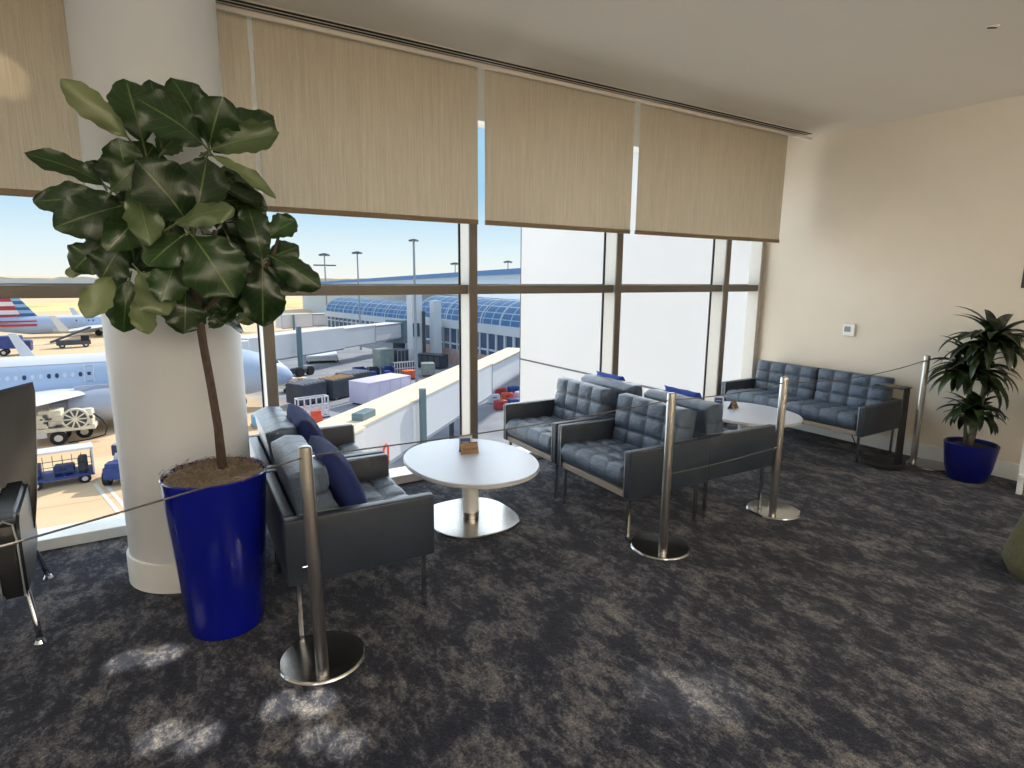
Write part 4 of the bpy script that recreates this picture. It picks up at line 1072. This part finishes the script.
for k in range(26):
    q.box((random.uniform(-1.6, 1.6), -.66+random.uniform(-.06, .03), random.uniform(1.1, 2.1)), (random.uniform(.12, .4), .1, random.uniform(.06, .2)))
q.build('machine_body', M['cream'], t, smooth='auto')
MB().cyl((.7, -.78, 1.65), (.7, -.5, 1.65), .72, seg=28).build('fan_housing', M['cream'], t, smooth='auto')
f = MB().cyl((.7, -.80, 1.65), (.7, -.77, 1.65), .6, seg=28).build('fan', M['dgrey'], t)
q = MB()
for k in range(10):
    a = 2*PI*k/10; q.box((.7+.36*math.cos(a), -.82, 1.65+.36*math.sin(a)), (.46, .02, .09), roty(-a))
q.cyl((.7, -.86, 1.65), (.7, -.8, 1.65), .16)
q.build('fan_blade', M['cream'], f)
q = MB()
for k in range(9): q.box((random.uniform(-1.5, 1.5), -.70, random.uniform(1.15, 2.0)), (random.uniform(.1, .3), .06, random.uniform(.08, .22)))
q.build('grille', M['dgrey'], t)
MB().tube([(1.6, -.6, 1.9), (2.0, -.65, 1.5), (2.25, -.6, .9), (2.1, -.6, .35), (1.2, -.7, .15), (.2, -.8, .1)], .05, 7).build('hose', M['tyre'], t, smooth=True)
MB().box((-1.5, -.5, .75), (1.4, .4, .5), bevel=.05).build('fender', M['gwhite'], t)
wheels(t, [(-.25, -.7), (-.25, .7), (.9, .7)], .45, .25)
t = thing('service_truck', 'small dark blue truck parked beyond the near jet', 'truck', (-14.6, 93, G))
MB().box((-.2, 0, 1.6), (2.3, 1.9, 1.5), bevel=.06).build('cargo_box', M['gblue'], t)
MB().box((1.4, 0, 1.1), (.9, 1.8, 1.3), bevel=.1).build('cab', M['gblue'], t)
MB().box((1.5, 0, 1.4), (.75, 1.84, .4)).build('cab_window', M['pane'], t)
wheels(t, [(-.8, -.8), (1.2, -.8), (-.8, .8), (1.2, .8)], .4, .3)
t = thing('belt_loader', 'dark belt loader with raised conveyor beyond the near jet', 'belt loader', (-9.1, 99, G), math.radians(8))
MB().box((0, 0, .7), (3.8, 1.5, .6), bevel=.06).build('chassis', M['dgrey'], t)
MB().box((-.2, 0, 1.75), (5.0, .8, .22), roty(-.38)).build('conveyor', M['dgrey'], t)
MB().box((1.3, -.4, 1.25), (.9, .8, .7), bevel=.05).build('cab', M['tyre'], t)
wheels(t, [(-1.3, -.6), (1.3, -.6), (-1.3, .6), (1.3, .6)], .35, .25)

# dollies, containers and boxes on the grey ramp
def crate(name, label, cat, loc, s, m, rz=0., group=None, m2=None, ribs=4):
    t = thing(name, label, cat, loc, rz, group)
    MB().box((0, 0, s[2]/2+.12), s, bevel=.06).build('body', M[m], t, smooth='auto')
    q = MB()
    for i in range(ribs+1): q.box((-s[0]/2+s[0]*i/ribs, -s[1]/2-.02, s[2]/2+.12), (.07, .05, s[2]*.96))
    q.box((0, -s[1]/2-.02, s[2]+.06), (s[0], .05, .08)); q.box((0, -s[1]/2-.02, .2), (s[0], .05, .08))
    q.build('frame', M[m2 or 'bridge_seam'], t)
    MB().box((0, 0, .06), (s[0]*.9, s[1]*.9, .12)).build('skid', M['dgrey'], t)
    return t
crate('covered_trailer', 'pale lilac covered trailer behind the near bridge roof', 'trailer', (15.3, 44.6, G), (4.6, 2.2, 1.75), 'lilac', math.radians(25), m2='lilac')
crate('air_container', 'grey green air freight container on the grey ramp', 'container', (21.6, 61.8, G), (1.7, 1.6, 1.9), 'green', math.radians(15), 'air freight containers', ribs=3)
crate('air_container', 'second grey air freight container, right of the green one', 'container', (23.6, 62.2, G), (1.5, 1.6, 1.7), 'dgrey', math.radians(15), 'air freight containers', ribs=3)
crate('air_container', 'dark container under the concourse base, right of the lamp mast', 'container', (26.1, 58.6, G), (3.2, 1.6, 1.4), 'dgrey', math.radians(-60), 'air freight containers', 'tyre')
crate('air_container', 'grey green box beside the white rack on the ramp', 'container', (23.5, 53.9, G), (1.3, 1.3, 1.2), 'green', math.radians(-20), 'air freight containers', ribs=2)
t = thing('steel_rack', 'white open steel rack of slats on the ramp', 'rack', (21.3, 55.0, G), math.radians(4))
q = MB()
for i in range(9): q.box((-1.1+i*.275, -.4, .85), (.07, .07, 1.3))
for z in (.3, .85, 1.45): q.box((0, -.4, z), (2.3, .07, .1))
q.build('slats', M['gwhite'], t)
MB().box((0, .1, .8), (2.3, .8, 1.2)).build('load', M['dgrey'], t)
wheels(t, [(-.9, -.3), (.9, -.3)], .16, .1)
crate('orange_bin', 'orange bin just above the near jet bridge roof', 'bin', (21.1, 53.0, G), (1.25, 1.0, .75), 'orange', 0, m2='ored', ribs=2)
for i, (x, y, m, lab) in enumerate([(16.4, 53.6, 'gblue', 'blue sided baggage dolly, leftmost of the row in front of the green container'), (17.6, 53.1, 'dgrey', 'dark baggage dolly in the middle of the row in front of the green container'), (18.9, 52.8, 'gblue', 'blue baggage dolly, rightmost of the row in front of the green container')]):
    t = thing('baggage_dolly', lab, 'baggage dolly', (x, y, G), math.radians(-8), 'baggage dollies on the ramp')
    MB().box((0, 0, .45), (1.15, 1.3, .12)).build('deck', M['dgrey'], t)
    MB().box((0, .5, .95), (1.1, .08, .9)).box((-.5, 0, .95), (.08, 1.1, .9)).box((.5, 0, .95), (.08, 1.1, .9)).build('side_panel', M[m], t)
    MB().box((-.1, -.1, .8), (.7, .7, .5), bevel=.08).build('load', M['lilac' if i == 0 else 'gblue'], t)
    wheels(t, [(-.4, -.5), (.4, -.5)], .2, .12)
for i, (x, y, lab) in enumerate([(10.0, 46.6, 'dark flat freight dolly with slatted top, at the left end of the dolly train'), (12.6, 47.6, 'dark flat freight dolly in the middle of the dolly train'), (14.6, 49.6, 'dark flat freight dolly at the right end of the dolly train')]):
    t = thing('freight_dolly', lab, 'freight dolly', (x, y, G), math.radians(30), 'long dark dolly train')
    MB().box((0, 0, .9), (2.5, 1.8, 1.5), bevel=.04).build('body', M['dgrey'], t)
    q = MB()
    for k in range(6): q.box((-1.05+k*.42, 0, 1.68), (.14, 1.7, .1))
    q.build('top_slats', M['tan'] if i == 1 else M['bridge_seam'], t)
    wheels(t, [(-.9, -.8), (.9, -.8)], .22, .15)
t = thing('wire_cage', 'white wire cage stand on the ramp above the armchair', 'cage', (9.1, 41.3, G), math.radians(8))
q = MB()
for i in range(6): q.box((-1.05+i*.42, -.5, .8), (.08, .08, 1.5))
for z in (.1, .55, 1.0, 1.52): q.box((0, -.5, z), (2.2, .08, .08))
for i in range(3): q.box((-1.05+i*1.05, .1, .8), (.07, .07, 1.5))
q.box((0, .1, 1.52), (2.2, .07, .07)); q.box((-1.05, -.2, 1.52), (.07, .6, .07)); q.box((1.05, -.2, 1.52), (.07, .6, .07))
q.build('wire_frame', M['gwhite'], t)
MB().box((0, -.2, .06), (2.2, .8, .08)).build('base', M['dgrey'], t)
for i, (x, y, lab) in enumerate([(8.1, 39.9, 'red water filled road barrier left of the wire cage'), (9.0, 39.5, 'red road barrier in front of the wire cage')]):
    t = thing('road_barrier', lab, 'barrier', (x, y, G), math.radians(12*i), 'red road barriers')
    MB().box((0, 0, .3), (.85, .5, .6), bevel=.06, top=(.9, .5)).build('base', M['ored'], t, smooth='auto')
    MB().box((0, 0, .72), (.7, .22, .35), bevel=.05).build('head', M['ored'], t, smooth='auto')
t = thing('flat_dolly', 'low flat white cargo sheet on a dolly, under the far jet bridge', 'freight dolly', (17.7, 73.0, G), math.radians(-13))
MB().box((0, 0, .75), (3.4, 11., .25), bevel=.03).build('sheet', M['gwhite'], t)
MB().box((0, 0, .45), (3.5, 11.1, .3)).build('bed', M['cream'], t)
wheels(t, [(-1.5, -5.2), (1.5, -5.2)], .25, .2)
t = thing('tarpaulin_pallet', 'light blue wrapped pallet glimpsed left of the near armchairs', 'pallet', (5.7, 40.6, G))
MB().box((0, 0, .45), (1.1, 1.0, .7), bevel=.08).build('wrap', M['skyblue'], t, smooth='auto')
MB().box((0, 0, .07), (1.2, 1.1, .14)).build('skid', M['tan'], t)
t = thing('tow_bar_cart', 'tan loaded cart beside the nose of the near jet', 'cart', (10.2, 52.0, G), math.radians(10))
MB().box((0, 0, .5), (2.4, 1.4, .2)).build('deck', M['cream'], t)
for k in range(5): MB().box((-.9+k*.45, random.uniform(-.2, .2), .85), (.4, .7, random.uniform(.3, .7)), bevel=.05).build('load', M['tan' if k % 2 else 'cream'], t)
wheels(t, [(-.9, -.6), (.9, -.6)], .3, .2)
cl = ['rednose', 'gblue', 'dgrey', 'gwhite', 'ored', 'lilac', 'green']
wh = ['lowest at the front', 'lowest at the back', 'in the middle', 'at the upper left', 'on the top', 'at the right', 'behind the rest', 'half buried', 'leaning outward']
cn = ['red', 'blue', 'dark grey', 'white', 'orange', 'lilac', 'grey green']
for k in range(9):
    x = 22.0+1.25*(k % 3)+.7*(k//3); y = 37.0+2.2*(k//3)
    o = MB().box((0, 0, .35), (.95, .6, .7), bevel=.09).build('suitcase', M[cl[k % 7]], None, smooth='auto', loc=(x, y, G+.02))
    o.rotation_euler = (0, 0, random.uniform(-.4, .4))
    tag(o, '%s suitcase in the luggage heap beside the white wall, %s' % (cn[k % 7], wh[k]), 'suitcase', 'luggage heap beyond the near jet bridge')
    MB().tube([(-.15, -.3, .45), (-.15, -.35, .5), (.15, -.35, .5), (.15, -.3, .45)], .025, 6).build('handle', M['tyre'], o)

# ------------------------------------------------------------------ light
W = bpy.data.worlds.new('sky'); SC.world = W; W.use_nodes = True
nt = W.node_tree; q = NB(nt); bg = nt.nodes['Background']
co = q.n('ShaderNodeTexCoord').outputs['Generated']
sp = q.n('ShaderNodeSeparateXYZ'); q.l(co, sp.inputs[0])
sky = q.ramp(sp.outputs[2], (0., lin((244, 246, 240))), (.045, lin((224, 241, 248))), (.135, lin((164, 212, 244))), (.3, lin((172, 208, 238))), (.55, lin((214, 226, 240))), (1., lin((214, 226, 240))))
q.l(sky, bg.inputs['Color']); bg.inputs['Strength'].default_value = SKY
def light(kind, name, loc, energy, color, look=None, **k):
    l = bpy.data.lights.new(name, kind); l.energy = energy; l.color = color
    for a, v in k.items(): setattr(l, a, v)
    o = bpy.data.objects.new(name, l); COL.objects.link(o); o.location = loc
    if look is not None: o.rotation_euler = (V(look)-V(loc)).to_track_quat('-Z', 'Y').to_euler()
    return o
ph, el = math.radians(60), math.radians(36)
sd = V((math.sin(ph)*math.cos(el), math.cos(ph)*math.cos(el), math.sin(el)))
light('SUN', 'sun', (0, 30, 40), SUN, (1., .9, .76), V((0, 30, 40))-sd, angle=.01)
for x, y in ((-2.6, .2), (.8, -1.8), (4.0, -1.2), (1.5, -3.8), (-3., -3.)):
    light('AREA', 'ceiling_fill', (x, y, CE-.01), ROOM_FILL, (1., .93, .82), (x, y, 0), shape='RECTANGLE', size=1.4, size_y=1.4)  # unseen fill lights added overhead to brighten the room
for x, y in ((-2., -4.6), (1., -4.6), (4., -4.6)):
    light('AREA', 'up_fill', (x, y+.4, 2.2), UP, (1., .94, .86), (x, y+.401, CE), shape='RECTANGLE', size=1.6, size_y=.3)  # upward fill added to brighten the ceiling, no fixture there
for x in (-2.2, 1.4, 4.4):
    light('AREA', 'window_fill', (x, 4.62, 1.35), WIN, (.84, .92, 1.), (x, 0, 1.1), shape='RECTANGLE', size=3.2, size_y=2.4)  # fill added outside the glass to boost daylight indoors
light('SPOT', 'facade_fill', (-4, 13., 6.), WALL_FILL, (.96, .98, 1.), (6.5, 7.75, .6), spot_size=math.radians(30), spot_blend=.35, shadow_soft_size=.3)  # unseen spot added to brighten the white wall outside
# sun patches on the carpet, thrown by spots added overhead
for i, (x, y, d, e) in enumerate([(-.22, 2.76, .2, .8), (-.08, 2.72, .2, 1.), (-.10, 2.2, .2, .7), (.02, 2.12, .2, .9), (.3, 2.14, .2, .9), (.42, 2.08, .2, 1.), (.38, 1.9, .18, .6), (.46, 1.82, .18, .6), (1.62, 1.42, .42, .22), (1.78, 1.3, .42, .22)]):
    src = V((x-1.3, y-.9, CE-.02)); tgt = V((x, y, 0))
    light('SPOT', 'sun_patch_spot', src, SPOT*e, (1., .93, .78), tgt, spot_size=2*math.atan(d*.42/(tgt-src).length), spot_blend=.7, shadow_soft_size=.02)
light('SPOT', 'shade_glow_spot', (-.9, 2.9, 3.0), 26, (1., .85, .6), (-.5, 3.84, 2.56), spot_size=.18, spot_blend=.5, shadow_soft_size=.01)  # added spot for the warm bright patch on the roller shade
SC.view_settings.view_transform = 'Standard'
SC.view_settings.look = 'None'
SC.view_settings.exposure = EXPO
SC.view_settings.gamma = 1.
